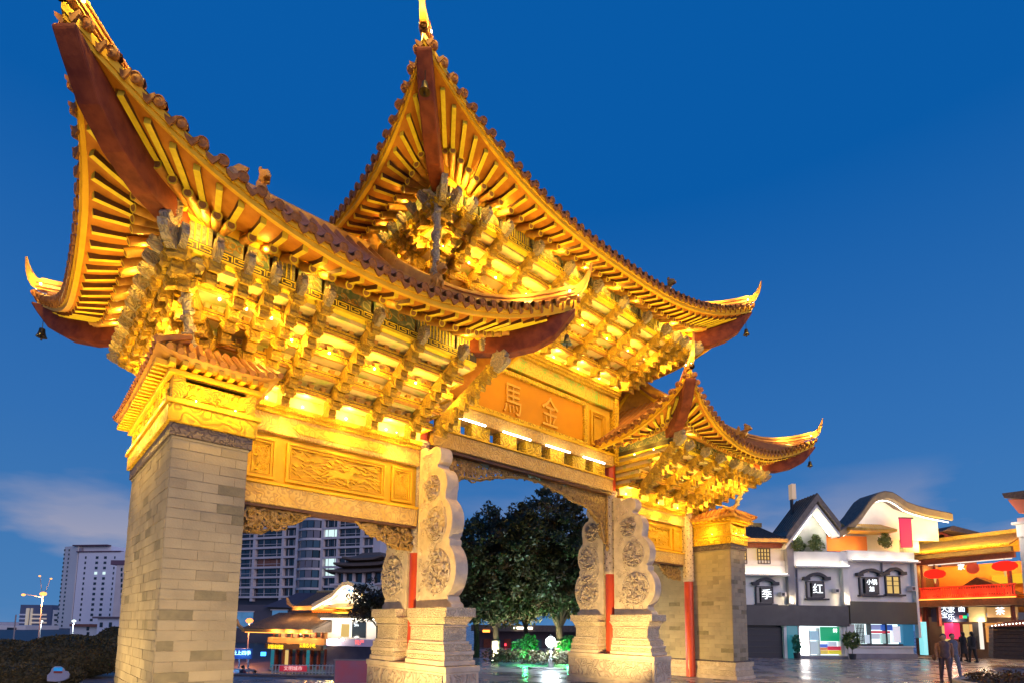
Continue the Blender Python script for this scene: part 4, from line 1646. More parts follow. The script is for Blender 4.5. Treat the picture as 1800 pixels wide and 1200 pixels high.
# ground-floor fronts
part(W1, 'closed_front', [(1300, 1101, 1378, 1158)], K['charcoal'], SB, .1, .36)
part(W1, 'white_post', [(1377, 1098, 1382, 1157)], K['white'], SB, -.1, .2, .01)
part(W1, 'glass_panel', [(1383, 1099, 1403, 1156)], K['teal'], SB, .02, .36)
sf = part(W1, 'lit_shopfront', [(1404, 1098, 1481, 1151)], K['shopwhite'], SB, .3, .36)
part(W1, 'front_frame', [(1403, 1095, 1482, 1098), (1403, 1098, 1406, 1152), (1478, 1098, 1482, 1152), (1422, 1103, 1423.5, 1152), (1440, 1103, 1441, 1152)], K['white'], sf, -.02, .3)
part(W1, 'step', [(1400, 1151.5, 1484, 1158)], K['greyrender'], SB, -.4, .35, .02)
part(W1, 'light_column', [(1410, 1102, 1420, 1150)], glowmat('column_light', (1, .93, .9), 6), sf, .05, .25)
part(W1, 'green_poster', [(1445, 1101, 1479, 1126)], mat('green_poster', (.01, .3, .14), rough=.5, emit=(.01, .5, .2), estr=.55), sf, .12, .2)
W1.gl('鲜', 1470, 1108, 8, KW, sf, .1)
for k, (x0, y0, x1, y1, c) in enumerate(((1441, 1131, 1455, 1137, (.1, .2, .7)), (1456, 1127, 1471, 1135, (.75, .8, .9)), (1441, 1137, 1455, 1142, (.8, .3, .1)), (1456, 1135, 1478, 1142, (.85, .05, .1)), (1441, 1142, 1456, 1149, (.8, .6, .1)), (1457, 1142, 1478, 1149, (.85, .75, .05)), (1425, 1108, 1439, 1124, (.35, .55, .65)), (1425, 1126, 1438, 1149, (.5, .6, .62)))):
    part(W1, 'goods_box', [(x0 + .2, y0 + .2, x1 - .2, y1 - .2)], mat('goods_%d' % k, c, rough=.5, emit=c, estr=.5), sf, .0, .2)
part(W1, 'pilaster', [(1482.5, 1096, 1488, 1157)], K['white'], SB, -.05, .3, .01)
part(W2, 'pilaster', [(1489, 1096, 1503, 1157)], K['white'], SB, -.05, .3, .01)
s2 = part(W2, 'display_window', [(1505, 1095, 1586, 1131)], K['shopwhite'], SB, .3, .34)
part(W2, 'window_frame', [(1503.5, 1092, 1587, 1095), (1503.5, 1131, 1587, 1134), (1530, 1095, 1531, 1131), (1558, 1095, 1559.3, 1131)], K['charcoal'], s2, -.03, .3)
part(W2, 'lattice_screen', [(1506 + q * 2.6, 1096, 1506.8 + q * 2.6, 1130) for q in range(6)] + [(1505.5, 1103 + q * 7, 1520, 1103.8 + q * 7) for q in range(4)], K['charcoal'], s2, .02, .08)
for k, (x0, y0, x1, y1, c) in enumerate(((1534, 1097, 1549, 1106, (.25, .3, .55)), (1552, 1097, 1570, 1107, (.02, .1, .45)), (1536, 1108, 1566, 1112, (.6, .05, .08)), (1534, 1113, 1548, 1122, (.5, .55, .6)), (1552, 1113, 1566, 1130, (.35, .55, .5)), (1522, 1115, 1532, 1130, (.6, .7, .75)), (1572, 1100, 1584, 1128, (.75, .75, .8)))):
    part(W2, 'display_item', [(x0, y0, x1, y1)], mat('display_%d' % k, c, rough=.5, emit=c, estr=.6), s2, .05, .2)
part(W2, 'window_sill', [(1500, 1134.5, 1606, 1137)], K['white'], SB, -.15, .35, .01)
part(W2, 'dado', [(1500, 1137, 1606, 1148)], K['white'], SB, .0, .36)
part(W2, 'plinth', [(1500, 1148.2, 1611, 1158)], K['greyrender'], SB, -.1, .36, .01)
part(W2, 'blue_panel', [(1587.5, 1092, 1606, 1134)], mat('blue_menu_board', (.01, .1, .2), rough=.3, emit=(.02, .25, .45), estr=.4), SB, .0, .35)
part(W2, 'corner_pipe', [(1605, 990, 1609, 1120)], K['white'], SB, -.25, .0)
for P, x, y in ((W1, 1368, 1040), (W1, 1462, 1034), (W2, 1594, 1030)):
    q_ = part(P, 'air_conditioner', [(x, y, x + 9, y + 8)], K['towershade'] if 'towershade' in K else K['white'], SB, -.35, .0, .01)
    part(P, 'fan_grille', [(x + 1.2, y + 1.4, x + 6, y + 6.6)], K['charcoal'], q_, -.36, -.35)
part(W1, 'rain_pipe', [(1400, 1000, 1401.6, 1063)], K['greyrender'], SB, -.12, -.02)
part(W2, 'rain_pipe', [(1548, 988, 1549.4, 1010)], K['greyrender'], SB, -.12, -.02)
part(W1, 'string_course', [(1296, 1026, 1326, 1028), (1394, 1014, 1414, 1016)], K['white'], SB, -.06, .02)
for k in range(5):
    part(W1, 'shutter_rib', [(1302, 1104 + k * 10.5, 1376, 1105 + k * 10.5)], K['black'], SB, .06, .1)
# left low wing roof
rf_ = W1.mb()
z_e = W1.z(1340, 951)
u0, u1 = W1.u(1296), W1.u(1378)
z_r = W1.z(1340, 918)
rf_.prism([(-.8, z_e - .1), (-.8, z_e + .05), (2.2, z_r + .1), (5, z_r + .1), (5, z_e - .1)], u0, u1, 'x')
low = rf_.build('wing_roof', K['slate'], SB)
m = W1.mb()
for k in range(int((u1 - u0) / .22)):
    x = u0 + .1 + k * .22
    m.tube([(x, -.86, z_e + .08), (x, 2.2, z_r + .16)], .06, n=5)
kind(m.build('roof_tile_rows', K['slate'], low), 'stuff')
m = W1.mb()
m.bx(u0, u1, -.9, -.82, z_e - .14, z_e + .06)
m.build('eave_edge', K['yellowtile'], low)
m = W1.mb()
m.bx(u0, u1, 2.1, 2.35, z_r + .12, z_r + .4)
m.build('ridge', K['yellowtile'], low)
part(W1, 'wing_wall', [(1296, 946, 1380, 993)], K['white'], SB, .15, 5)
part(W1, 'timber_band', [(1296, 951, 1380, 962)], K['timber'], SB, -.15, .16)
for x0, x1 in ((1296, 1312), (1332, 1353)):
    w = part(W1, 'lattice_window', [(x0, 963, x1, 990)], K['winwarm'], SB, .05, .2)
    part(W1, 'lattice', [(x0 + q * (x1 - x0) / 4 - .5, 963, x0 + q * (x1 - x0) / 4 + .5, 990) for q in range(5)] + [(x0, 963 + q * 6.5, x1, 964.2 + q * 6.5) for q in range(5)], K['brown'], w, -.05, .04)
for k in range(3):
    lamp(W1.M @ Vector((lerp(u0, u1, (k + .5) / 3), -1.2, z_e - .45)), 9, (1, .55, .12), .1)
# steep glowing gable
GA = [(1380, 948), (1426, 884), (1457, 926)]
g0 = W1.poly(GA)
lf, ap, rt = g0
m = W1.mb()
m.prism([lf, ap, (rt[0], rt[1]), (rt[0], W1.z(1430, 968)), (lf[0], W1.z(1430, 975))], .3, 1.6, 'y')
gb = m.build('gable_wall', mat('painted_gable', (.5, .48, .44), (.34, .36, .3), rough=.8, nscale=1.4, bump=.2, bscale=8), SB)
for nm, t_, a, b, mt in (('gable_roof', .55, -.7, 1.7, mat('grey_tile', (.2, .165, .14), (.27, .22, .18), rough=.85, nscale=6, spec=.2)), ('gable_soffit', .3, -.55, .28, K['white'])):
    for q, (p, r__) in enumerate(((lf, ap), (ap, rt))):
        m = W1.mb()
        o = .0 if nm == 'gable_roof' else -.34
        m.prism([(p[0] - (.3 if not q else 0), p[1] + o - (.3 if not q else 0)), (r__[0] + (.3 if q else 0), r__[1] + o - (.3 if q else 0)), (r__[0] + (.3 if q else 0), r__[1] + o + t_ - .1 - (.3 if q else 0)), (p[0] - (.3 if not q else 0), p[1] + o + t_ - .1 - (.3 if not q else 0))], a, b, 'y')
        m.build(nm, mt, gb)
m = W1.mb()
for p, r__ in ((lf, ap), (ap, rt)):
    for k in range(8):
        y_ = -.62 + k * .3
        m.tube([(p[0], y_, p[1] + .47), (r__[0], y_, r__[1] + .47)], .06, n=5)
kind(m.build('roof_tile_rows', K['slate'], gb), 'stuff')
for p, r__ in ((lf, ap), (ap, rt)):
    m = W1.mb()
    m.tube([(lerp(p[0], r__[0], .05), -.1, lerp(p[1], r__[1], .05) - .62), (lerp(p[0], r__[0], .95), -.1, lerp(p[1], r__[1], .95) - .62)], .035, n=5)
    m.build('strip_lamp', K['led'], gb)
    for k in range(3):
        t = (k + .5) / 3
        lamp(W1.M @ Vector((lerp(p[0], r__[0], t), -.12, lerp(p[1], r__[1], t) - .85)), 2.4, (1, .92, .8), .12)
# greenery below the gable, orange wall, terrace
W1b = Plane(1440, 34.5, 1488, 34.6)
W3 = Plane(1452, 35.0, 1655, 35.8)
part(W3, 'orange_wall', [(1452, 941, 1524, 968)], K['orangewall'], SB, 0, .3)
part(W3, 'terrace_back_wall', [(1524, 930, 1600, 968)], K['white'], SB, .5, .8)
for k in range(3):
    p = W3.M @ Vector((W3.u(1465 + 22 * k), -.6, W3.z(1480, 962)))
    lamp(p, 8, (1, .6, .2), .1)
# bell-shaped roof with glowing soffit
BR_ = [(1456, 938), (1470, 930), (1484, 919), (1496, 905), (1505, 892), (1514, 880), (1525, 872), (1537, 869), (1550, 871), (1562, 878), (1574, 887), (1590, 893), (1612, 899), (1636, 904), (1652, 907)]
bp_ = W3.poly(BR_)
m = W3.mb()
m.grid([[(u_, -.9, z_ - .16), (u_, -.9, z_ + .06), (u_, .7, z_ + .06), (u_, .7, z_ - .16)] for u_, z_ in bp_], closed=True)
br_ = m.build('bell_roof', mat('bell_tile', (.17, .14, .12), (.23, .19, .16), rough=.85, nscale=6, spec=.2), SB, smooth=True)
m = W3.mb()
m.grid([[(u_, -.96, z_ - .42), (u_, -.96, z_ - .02), (u_, -.8, z_ - .02), (u_, -.8, z_ - .42)] for u_, z_ in bp_], closed=True)
m.build('barge_board', mat('tan_board', (.45, .32, .16), (.36, .25, .12), rough=.7, nscale=3), br_)
zb_ = W3.z(1540, 941)
m = W3.mb()
m.grid([[(u_, .2, zb_ - .2), (u_, .2, z_ - .2)] for u_, z_ in bp_])
m.build('gable_face', K['white'], br_)
m = W3.mb()
m.tube([(u_, -.6, z_ - .5) for u_, z_ in bp_[1:]], .03, n=5)
m.build('strip_lamp', K['led'], br_)
for k in range(1, len(bp_)):
    u_, z_ = bp_[k]
    lamp(W3.M @ Vector((u_, -.35, z_ - .6)), 1.7, (1, .9, .76), .15)
m = W3.mb()
tz0, tz1 = W3.z(1520, 938), W3.z(1520, 922)
m.prism([(-1.2, tz0), (-1.2, tz0 + .08), (.1, tz1), (.1, tz0)], W3.u(1480), W3.u(1562), 'x')
tr = m.build('terrace_roof', K['yellowtile'], SB)
m = W3.mb()
n = 22
for k in range(n):
    x = lerp(W3.u(1480), W3.u(1562), (k + .5) / n)
    m.tube([(x, -1.25, tz0 + .1), (x, .1, tz1 + .05)], .06, n=5)
kind(m.build('roof_tile_rows', K['yellowtile'], tr), 'stuff')
bn = part(W3, 'hanging_banner', [(1568, 914, 1588, 964)], K['pink'], SB, -.7, -.62)
part(W3, 'banner_rail', [(1566, 912, 1590, 914)], K['charcoal'], bn, -.72, -.6)
part(W3, 'side_wall', [(1590, 905, 1625, 968)], K['greyrender'], SB, .5, 3)
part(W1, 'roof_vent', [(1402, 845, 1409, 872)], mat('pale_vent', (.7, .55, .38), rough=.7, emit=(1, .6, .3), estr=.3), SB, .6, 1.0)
part(W1, 'vent_stem', [(1404, 872, 1407, 925)], K['charcoal'], SB, .7, .9)
part(W1, 'roof_tank', [(1442, 893, 1456, 935)], K['greyrender'], SB, 1.8, 3)


def leafmass(mb, c, r, n, size, g, flat=.6):
    c = Vector(c)
    for _ in range(n):
        while True:
            q = Vector((g.uniform(-1, 1), g.uniform(-1, 1), g.uniform(-1, 1)))
            if .2 < q.length < 1:
                break
        p = c + Vector((q.x * r[0], q.y * r[1], q.z * r[2]))
        a = Vector((g.uniform(-1, 1), g.uniform(-1, 1), g.uniform(-1, 1))).normalized()
        b = a.cross(Vector((g.uniform(-1, 1), g.uniform(-1, 1), g.uniform(-1, 1)))).normalized()
        s_ = size * g.uniform(.6, 1.4)
        i = [mb.vert(p + a * s_ * k1 + b * s_ * .42 * k2) for k1, k2 in ((-1, 0), (-.1, -1), (1, 0), (-.1, 1))]
        mb.face(i)


def plant(nm, lb, cat, base, blobs, n, size, mt, seed, group=None, pot=None):
    g = random.Random(seed)
    t = thing(nm, lb, cat, base, group=group)
    m = MB(Matrix.Translation(base))
    for c, r in blobs:
        leafmass(m, c, r, n, size, g)
    m.build('foliage', mt, t)
    if pot:
        MB(Matrix.Translation(base)).lathe([(.16, 0), (.2, .3), (.22, .32)], 10).build('pot', pot, t)
        MB(Matrix.Translation(base)).tube([(0, 0, .25), (.02, 0, .7)], .02, n=5).build('stem', K['bark'], t)
    return t


KP = mat('bright_green_leaves', (.09, .15, .04), (.14, .17, .05), rough=.6, nscale=4)
for k, (x, y, lb) in enumerate(((1404, 968, 'low green shrub below the painted gable, nearest its left edge'), (1436, 966, 'low green shrub below the painted gable, beside the orange wall'), (1546, 962, 'leafy shrub on the terrace left of the pink banner'))):
    P = W1 if k < 2 else W3
    u_, z_ = P.uz(x, y)
    b = P.M @ Vector((u_, .05 if k < 2 else -.5, z_))
    plant('terrace_shrub', lb, 'shrub', b, [((-.4, 0, .3), (.5, .3, .35)), ((.4, 0, .35), (.5, .3, .4)), ((0, 0, .6), (.35, .25, .4))], 220, .09, KP, 20 + k, 'shrubs on the terrace')
plant('potted_plant', 'potted green plant standing beside the lit white shopfront', 'plant', W1.M @ Vector((W1.u(1482), -.7, 0)), [((0, 0, 1.1), (.45, .45, .5))], 260, .14, KP, 31, pot=K['charcoal'])
plant('indoor_plant', 'green plant behind the teal glass panel of the white shop', 'plant', W1.M @ Vector((W1.u(1393), -.35, 0)), [((0, 0, .8), (.35, .2, .6))], 200, .13, mat('teal_leaves', (.03, .2, .13), rough=.6), 32, pot=K['charcoal'])

# ---------------------------------------------------------------- red timber restaurant, far right
W4 = Plane(1608, 38.5, 1800, 33)
RB = thing('timber_restaurant', 'red timber restaurant with gold tiled roof and glowing balcony, far right', 'building', W4.A)
part(W4, 'back_wall', [(1612, 985, 1815, 1075)], mat('amber_wall', (.6, .22, .03), (.5, .16, .03), rough=.7, nscale=1), RB, 2.2, 2.6)
part(W4, 'side_wall', [(1606, 975, 1614, 1160)], K['brown'], RB, 0, 3)
m = W4.mb()
za0, za1 = W4.z(1615, 978), W4.z(1790, 950)
zr0, zr1 = W4.z(1615, 963), W4.z(1790, 938)
ua, ub_ = W4.u(1612), W4.u(1812)
zr1 = zr0
I = m.grid([[(ua, -1.5, za0), (ub_, -1.5, za0)], [(ua, -.4, lerp(za0, zr0 + .2, .55)), (ub_, -.4, lerp(za0, zr0 + .2, .55))], [(ua, .8, zr0 + .35), (ub_, .8, zr0 + .35)], [(ua, 2.4, za0), (ub_, 2.4, za0)]])
rr = m.build('tiled_roof', K['yellowtile'], RB)
m = W4.mb()
n = 44
for k in range(n):
    x = lerp(ua, ub_, (k + .5) / n)
    m.tube([(x, -1.55, za0 + .06), (x, -.4, lerp(za0, zr0 + .2, .55) + .07), (x, .8, zr0 + .4)], .065, n=5)
kind(m.build('roof_tile_rows', K['yellowtile'], rr), 'stuff')
W4.mb().bx(ua, ub_, .7, .95, zr0 + .3, zr0 + .65).build('ridge', K['yellowtile'], rr)
for k in range(5):
    lamp(W4.M @ Vector((lerp(ua, ub_, (k + .5) / 5), -2.1, za0 + .5)), 60, (1, .7, .12), .15)
W4.mb().bx(ua, ub_, -1.4, -1.1, za0 - .35, za0 - .05).build('eave_beam', K['brown'], RB)
W4.mb().bx(ua, ub_, -1.1, -.9, za0 - .7, za0 - .36).build('eave_board', K['timber'], RB)
part(W4, 'light_trough', [(1640, 983, 1786, 988)], K['leds'], RB, -.6, -.4)
for x in (1620, 1632, 1655, 1785):
    part(W4, 'timber_post', [(x - 2, 985, x + 2, 1100)], K['timber'], RB, -.6, -.3)
zf = W4.z(1700, 1050)
fl = W4.mb().bx(ua, ub_, -1.3, 2.2, zf - .55, zf - .15).build('balcony_floor', K['brown'], RB)
W4.mb().bx(ua, ub_, -1.36, -1.3, zf - .12, zf - .06).build('strip_lamp', K['ledorange'], fl)
for k in range(6):
    lamp(W4.M @ Vector((lerp(ua, ub_, (k + .5) / 6), -1.6, zf + .1)), 7, (1, .25, .05), .1)
    lamp(W4.M @ Vector((lerp(ua, ub_, (k + .5) / 6), 1.2, zf + 2.1)), 26, (1, .5, .1), .2)
rail = W4.mb().bx(ua + 1, ub_, -1.25, -1.15, zf + .62, zf + .72).build('railing', K['redrail'], RB)
W4.mb().bx(ua + 1, ub_, -1.25, -1.15, zf - .05, zf + .05).build('bottom_rail', K['redrail'], rail)
bal = MB().bx(-.03, .03, -.03, .03, 0, .58).mesh('baluster', K['redrail'])
for k in range(40):
    inst('baluster', bal, rail, W4.M @ Matrix.Translation((ua + 1.1 + k * (ub_ - ua - 1.2) / 39, -1.2, zf + .045)))
for k in range(12):
    x = ua + 1.2 + k * (ub_ - ua - 1.4) / 12
    W4.mb().bx(x + .05, x + .42, -1.22, -1.18, zf + .2, zf + .5).build('rail_panel', K['redrail'], rail)
part(W4, 'inner_gable', [], K['brown'], RB) if 0 else None
m = W4.mb()
m.prism([W4.uz(1665, 1035), W4.uz(1700, 1012), W4.uz(1740, 1028), W4.uz(1770, 1042), W4.uz(1665, 1042)], 1.0, 2.0, 'y')
m.build('inner_roof', K['brown'], RB)
part(W4, 'yellow_light_band', [(1712, 1005, 1788, 1022)], glowmat('amber_cove', (1, .55, .03), 1.0), RB, 2.0, 2.15)
for x, y, lb in ((1643, 1008, 'flat red paper lantern hanging at the left of the restaurant balcony'), (1766, 994, 'flat red paper lantern hanging at the right of the restaurant balcony')):
    u_, z_ = W4.uz(x, y, -.9)
    p = W4.M @ Vector((u_, -.9, z_))
    t = thing('paper_lantern', lb, 'lantern', p - Vector((0, 0, .45)), group='red lanterns on the balcony')
    m = MB(Matrix.Translation(p))
    m.lathe([(.12, -.3), (.4, -.24), (.58, -.1), (.6, .05), (.5, .2), (.2, .3)], 16)
    m.build('lantern_body', K['ledred'], t, smooth=True)
    MB(Matrix.Translation(p)).tube([(0, 0, -.3), (0, 0, -.62)], [.08, .03], n=6).build('tassel', K['winwarm'], t)
    MB(Matrix.Translation(p)).tube([(0, 0, .28), (0, 0, .8)], .012, n=4).build('cord', K['charcoal'], t)
    lamp(p + Vector((0, 0, -.4)), 8, (1, .1, .03), .3)
u_, z_ = W4.uz(1710, 998, -1.2)
p = W4.M @ Vector((u_, -1.2, z_))
t = thing('round_sign', 'small round dark red sign hanging between the two red lanterns', 'sign', p)
m = MB(W4.M @ Matrix.Translation((u_, -1.2, z_)) @ FRONT)
m.lathe([(.34, -.05), (.34, .05)], 18)
m.build('disc', mat('dark_red_disc', (.2, .01, .01), rough=.5, emit=(.3, .01, .01), estr=.3), t)
W4.gl('家', 1710, 998, 11, KW, t, -1.27)
# ground floor of the restaurant
part(W4, 'shop_back', [(1606, 1082, 1815, 1160)], mat('dim_shop', (.12, .07, .06), (.18, .12, .08), rough=.7, nscale=1.2), RB, 1.0, 1.4)
part(W4, 'sign_panel', [(1640, 1068, 1700, 1092)], mat('navy_sign', (.02, .03, .1), rough=.4), RB, -.2, .0)
for ch, x, y in (('大', 1664, 1070), ('家', 1676, 1072), ('宝', 1664, 1081), ('乐', 1676, 1084)):
    W4.gl(ch, x, y, 11, KW, RB, -.24)
W4.gl('面', 1694, 1070, 11, KW, RB, -.24)
W4.gl('茶', 1762, 1074, 14, KW, RB, -.24)
part(W4, 'cream_panel', [(1706, 1066, 1734, 1092)], mat('cream_panel', (.5, .4, .2), rough=.6, emit=(.8, .55, .2), estr=.3), RB, -.2, 0)
part(W4, 'cream_panel', [(1738, 1066, 1790, 1084)], mat('tan_panel', (.4, .26, .12), rough=.6, emit=(.8, .45, .15), estr=.3), RB, -.2, 0)
part(W4, 'green_red_sign', [(1691, 1081, 1697, 1086)], glowmat('red_sign', (1, .05, .05), 1.5), RB, -.3, -.2)
part(W4, 'green_red_sign', [(1697.2, 1081, 1703, 1086)], glowmat('green_sign', (.05, .9, .3), 1.2), RB, -.3, -.2)
part(W4, 'red_counter', [(1662, 1094, 1678, 1122)], mat('pink_counter', (.6, .02, .1), rough=.5, emit=(1, .02, .15), estr=.8), RB, -.1, .6)
part(W4, 'lit_window', [(1684, 1096, 1690, 1128)], K['winwarm'], RB, .6, .9)
part(W4, 'lit_window', [(1695, 1096, 1708, 1128)], glowmat('orange_window', (1, .5, .15), 1.0), RB, .6, .9)
part(W4, 'lit_window', [(1644, 1098, 1658, 1140)], K['winwarm'], RB, .8, .99)
part(W4, 'dark_door', [(1712, 1094, 1722, 1140)], K['charcoal'], RB, -.1, .3)
part(W4, 'white_frame', [(1723, 1092, 1727, 1140)], K['leds'], RB, -.1, .1)
part(W4, 'orange_display', [(1728, 1094, 1744, 1128)], glowmat('orange_display', (1, .4, .1), .8), RB, .3, .6)
part(W2, 'light_post', [(1618, 1092, 1625, 1150)], mat('cyan_post', (.3, .6, .6), rough=.4, emit=(.3, .9, .95), estr=.8), RB, -.2, .1)
for k in range(4):
    lamp(W4.M @ Vector((lerp(ua, ub_, (k + .5) / 4), -.4, 2.3)), 18, (1, .75, .5), .2)
# rear timber gable between the two buildings
W5 = Plane(1620, 42, 1725, 42.5)
GB = thing('rear_timber_house', 'orange lit timber gable showing between the white shop and the gold roof', 'building', W5.A)
part(W5, 'wall', [(1625, 945, 1722, 1000)], K['orangewall'], GB, .3, 4)
m = W5.mb()
m.prism([W5.uz(1640, 936), W5.uz(1660, 926), W5.uz(1722, 942), W5.uz(1720, 948), W5.uz(1655, 934)], -.8, 5, 'y')
m.build('roof', K['slate'], GB)
m = W5.mb()
for a, b in (((1626, 950), (1652, 936)), ((1652, 936), (1690, 952)), ((1660, 938), (1660, 955)), ((1626, 955), (1690, 957))):
    m.tube([(lambda q: (q[0], -.1, q[1]))(W5.uz(*a)), (lambda q: (q[0], -.1, q[1]))(W5.uz(*b))], .09, n=4)
m.build('timber_frame', K['timber'], GB)
lamp(W5.M @ Vector((W5.u(1655), -1.2, W5.z(1655, 955))), 40, (1, .5, .12), .2)
# white corner building at the right edge
W6 = Plane(1776, 31.5, 1840, 30)
CBd = thing('corner_building', 'white corner building with dark eaves cut by the right picture edge', 'building', W6.A)
part(W6, 'wall', [(1795, 905, 1850, 1075)], K['white'], CBd, 0, 4)
part(W6, 'lower_wall', [(1793, 1075, 1850, 1160)], K['greyrender'], CBd, 0, 4)
m = W6.mb()
m.prism([W6.uz(1772, 868), W6.uz(1850, 858), W6.uz(1850, 880), W6.uz(1776, 876)], -.6, 4, 'y')
m.build('roof', K['slate'], CBd)
m = W6.mb()
m.prism([W6.uz(1778, 878), W6.uz(1850, 878), W6.uz(1850, 902), W6.uz(1798, 902)], -.4, 3.8, 'y')
m.build('soffit', mat('salmon_soffit', (.6, .2, .12), rough=.7), CBd)
part(W6, 'cornice', [(1784, 914, 1850, 918)], K['white'], CBd, -.4, .2)
part(W6, 'cornice_band', [(1790, 918, 1850, 940)], K['white'], CBd, -.2, .1)
lamp(W6.M @ Vector((W6.u(1792), -.9, W6.z(1792, 936))), 14, (1, .9, .75), .2)
lamp(W6.M @ Vector((W6.u(1790), -1, W6.z(1792, 900))), 10, (1, .5, .3), .2)

# ---------------------------------------------------------------- kiosk and flower bed, right edge
W7 = Plane(1746, 27, 1830, 26)
KI = thing('timber_kiosk', 'low brown plank kiosk with a string of lights at the right edge', 'kiosk', W7.A)
for k in range(8):
    part(W7, 'plank', [(1746, 1158 - (k + 1) * 7.4 + .5, 1830, 1158 - k * 7.4)], K['brown'], KI, rnd.uniform(-.01, .01), 2.5)
m = W7.mb()
m.prism([W7.uz(1738, 1101), W7.uz(1765, 1092), W7.uz(1800, 1088), W7.uz(1830, 1090), W7.uz(1830, 1099)], -.5, 3, 'y')
m.build('roof', K['timber'], KI)
bl = MB().ico((0, 0, 0), .035, 1).mesh('string_bulb', K['led'])
for k in range(12):
    u_, z_ = W7.uz(1742 + k * 6, 1099 - 5 * math.sin(k / 11 * 1.4))
    inst('string_bulb', bl, KI, W7.M @ Matrix.Translation((u_, -.55, z_)))
c = ground_at(1815, 17.5)
m = MB()
rings = []
for rr_, zz in ((2.6, 0), (2.6, .16), (2.4, .18), (2.35, .12), (1.2, .3), (.1, .42)):
    rings.append([(c.x + rr_ * math.cos(2 * pi * k / 40), c.y + rr_ * .8 * math.sin(2 * pi * k / 40), zz) for k in range(40)])
bed = thing('flower_bed', 'round kerbed flower bed at the bottom right corner', 'flower bed', c)
m.grid(rings[:4], closed=True)
m.build('kerb', K['stone'], bed)
m = MB()
m.grid(rings[3:], closed=True)
m.build('soil', mat('dark_soil', (.03, .02, .015), rough=.9), bed)
g = random.Random(9)
m = MB()
for k in range(40):
    a, d_ = g.uniform(0, 2 * pi), 2.1 * math.sqrt(g.random())
    leafmass(m, (c.x + d_ * math.cos(a), c.y + .8 * d_ * math.sin(a), .3), (.25, .25, .15), 40, .06, g)
kind(m.build('ground_cover', mat('bed_plants', (.08, .06, .02), (.12, .05, .02), rough=.7, nscale=6), bed), 'stuff')


# ---------------------------------------------------------------- people
def person(lb, x, d, h, top, legs, facing, coat=0.0, stride=.12, bag=False, z=0.0):
    base = ground_at(x, d, z)
    t = thing('person', lb, 'person', base)
    k = h / 1.7
    ca, sa = math.cos(facing), math.sin(facing)
    F, L = Vector((ca, sa, 0)), Vector((-sa, ca, 0))

    def P(f, l, z):
        return base + (F * f + L * l) * k + Vector((0, 0, z * k))
    m = MB()
    for sg in (-1, 1):
        f0 = sg * stride
        m.tube([P(0, sg * .08, .92), P(f0 * .45 + .02, sg * .1, .5), P(f0 - .02, sg * .1, .1), P(f0, sg * .1, .03)], [.095 * k, .075 * k, .05 * k, .05 * k], n=8)
        m.tube([P(f0 - .06, sg * .1, .035), P(f0 + .1, sg * .1, .035), P(f0 + .17, sg * .1, .025)], [.045 * k, .045 * k, .025 * k], n=6)
    m.tube([P(0, 0, .84), P(0, 0, .94), P(0, 0, 1.1), P(0, 0, 1.28), P(0, 0, 1.4), P(0, 0, 1.45)], [.14 * k, .165 * k, .15 * k, .18 * k, .15 * k, .06 * k], n=12)
    body = m.build('body', legs, t, smooth=True)
    m = MB()
    prof = [(.84 - coat, .175 + coat * .2), (.95, .17), (1.1, .165), (1.27, .195), (1.39, .165), (1.46, .07)]
    rings = [[P(r_ * .72 * math.cos(2 * pi * j / 14), r_ * 1.1 * math.sin(2 * pi * j / 14), z_) for j in range(14)] for z_, r_ in prof]
    m.grid(rings, closed=True)
    for sg in (-1, 1):
        m.tube([P(0, sg * .2, 1.36), P(-.03 - sg * stride * .3, sg * .25, 1.1), P(.08 - sg * stride * .6, sg * .24, .88)], [.06 * k, .052 * k, .042 * k], n=7)
    m.build('jacket', top, body, smooth=True)
    m = MB()
    m.ico(P(.01, 0, 1.58), (.085 * k, .085 * k, .115 * k), 2)
    m.tube([P(0, 0, 1.42), P(0, 0, 1.52)], .05 * k, n=8)
    m.ico(P(.095, 0, 1.57), (.02 * k, .02 * k, .025 * k), 1)
    for sg in (-1, 1):
        m.ico(P(0, sg * .085, 1.575), (.02 * k, .02 * k, .03 * k), 1)
    m.build('head', K['skin'], body, smooth=True)
    for sg in (-1, 1):
        m = MB()
        for q in range(5):
            hp = P(.09 - sg * stride * .6, sg * .24, .86)
            dr = (F * (.02 * (q - 1.5)) + Vector((0, 0, -.09 - .01 * (2 - abs(q - 2)))) + L * sg * (.03 if q == 0 else 0)) * k
            m.tube([hp, hp + dr * .6, hp + dr + F * .015], [.014 * k, .011 * k, .008 * k], n=5)
        m.ico(P(.085 - sg * stride * .6, sg * .24, .85), (.03 * k, .02 * k, .045 * k), 1)
        m.build('hand', K['skin'], body, smooth=True)
    m = MB()
    m.ico(P(-.02, 0, 1.62), (.095 * k, .095 * k, .1 * k), 2)
    if coat:
        m.tube([P(-.06, 0, 1.6), P(-.09, 0, 1.35)], [.08 * k, .05 * k], n=8)
    m.build('hair', K['hair'], body, smooth=True)
    if bag:
        b = thing('shoulder_bag', 'brown bag carried at the hip of the nearest walker', 'bag', P(.02, -.3, .8))
        m = MB()
        m.ico(P(.02, -.3, .86), (.14 * k, .07 * k, .12 * k), 2)
        m.tube([P(.02, -.3, .95), P(0, -.2, 1.3), P(0, .05, 1.45)], .012, n=4)
        m.build('pouch', mat('bag_leather', (.2, .09, .04), rough=.5), b, smooth=True)
    return t


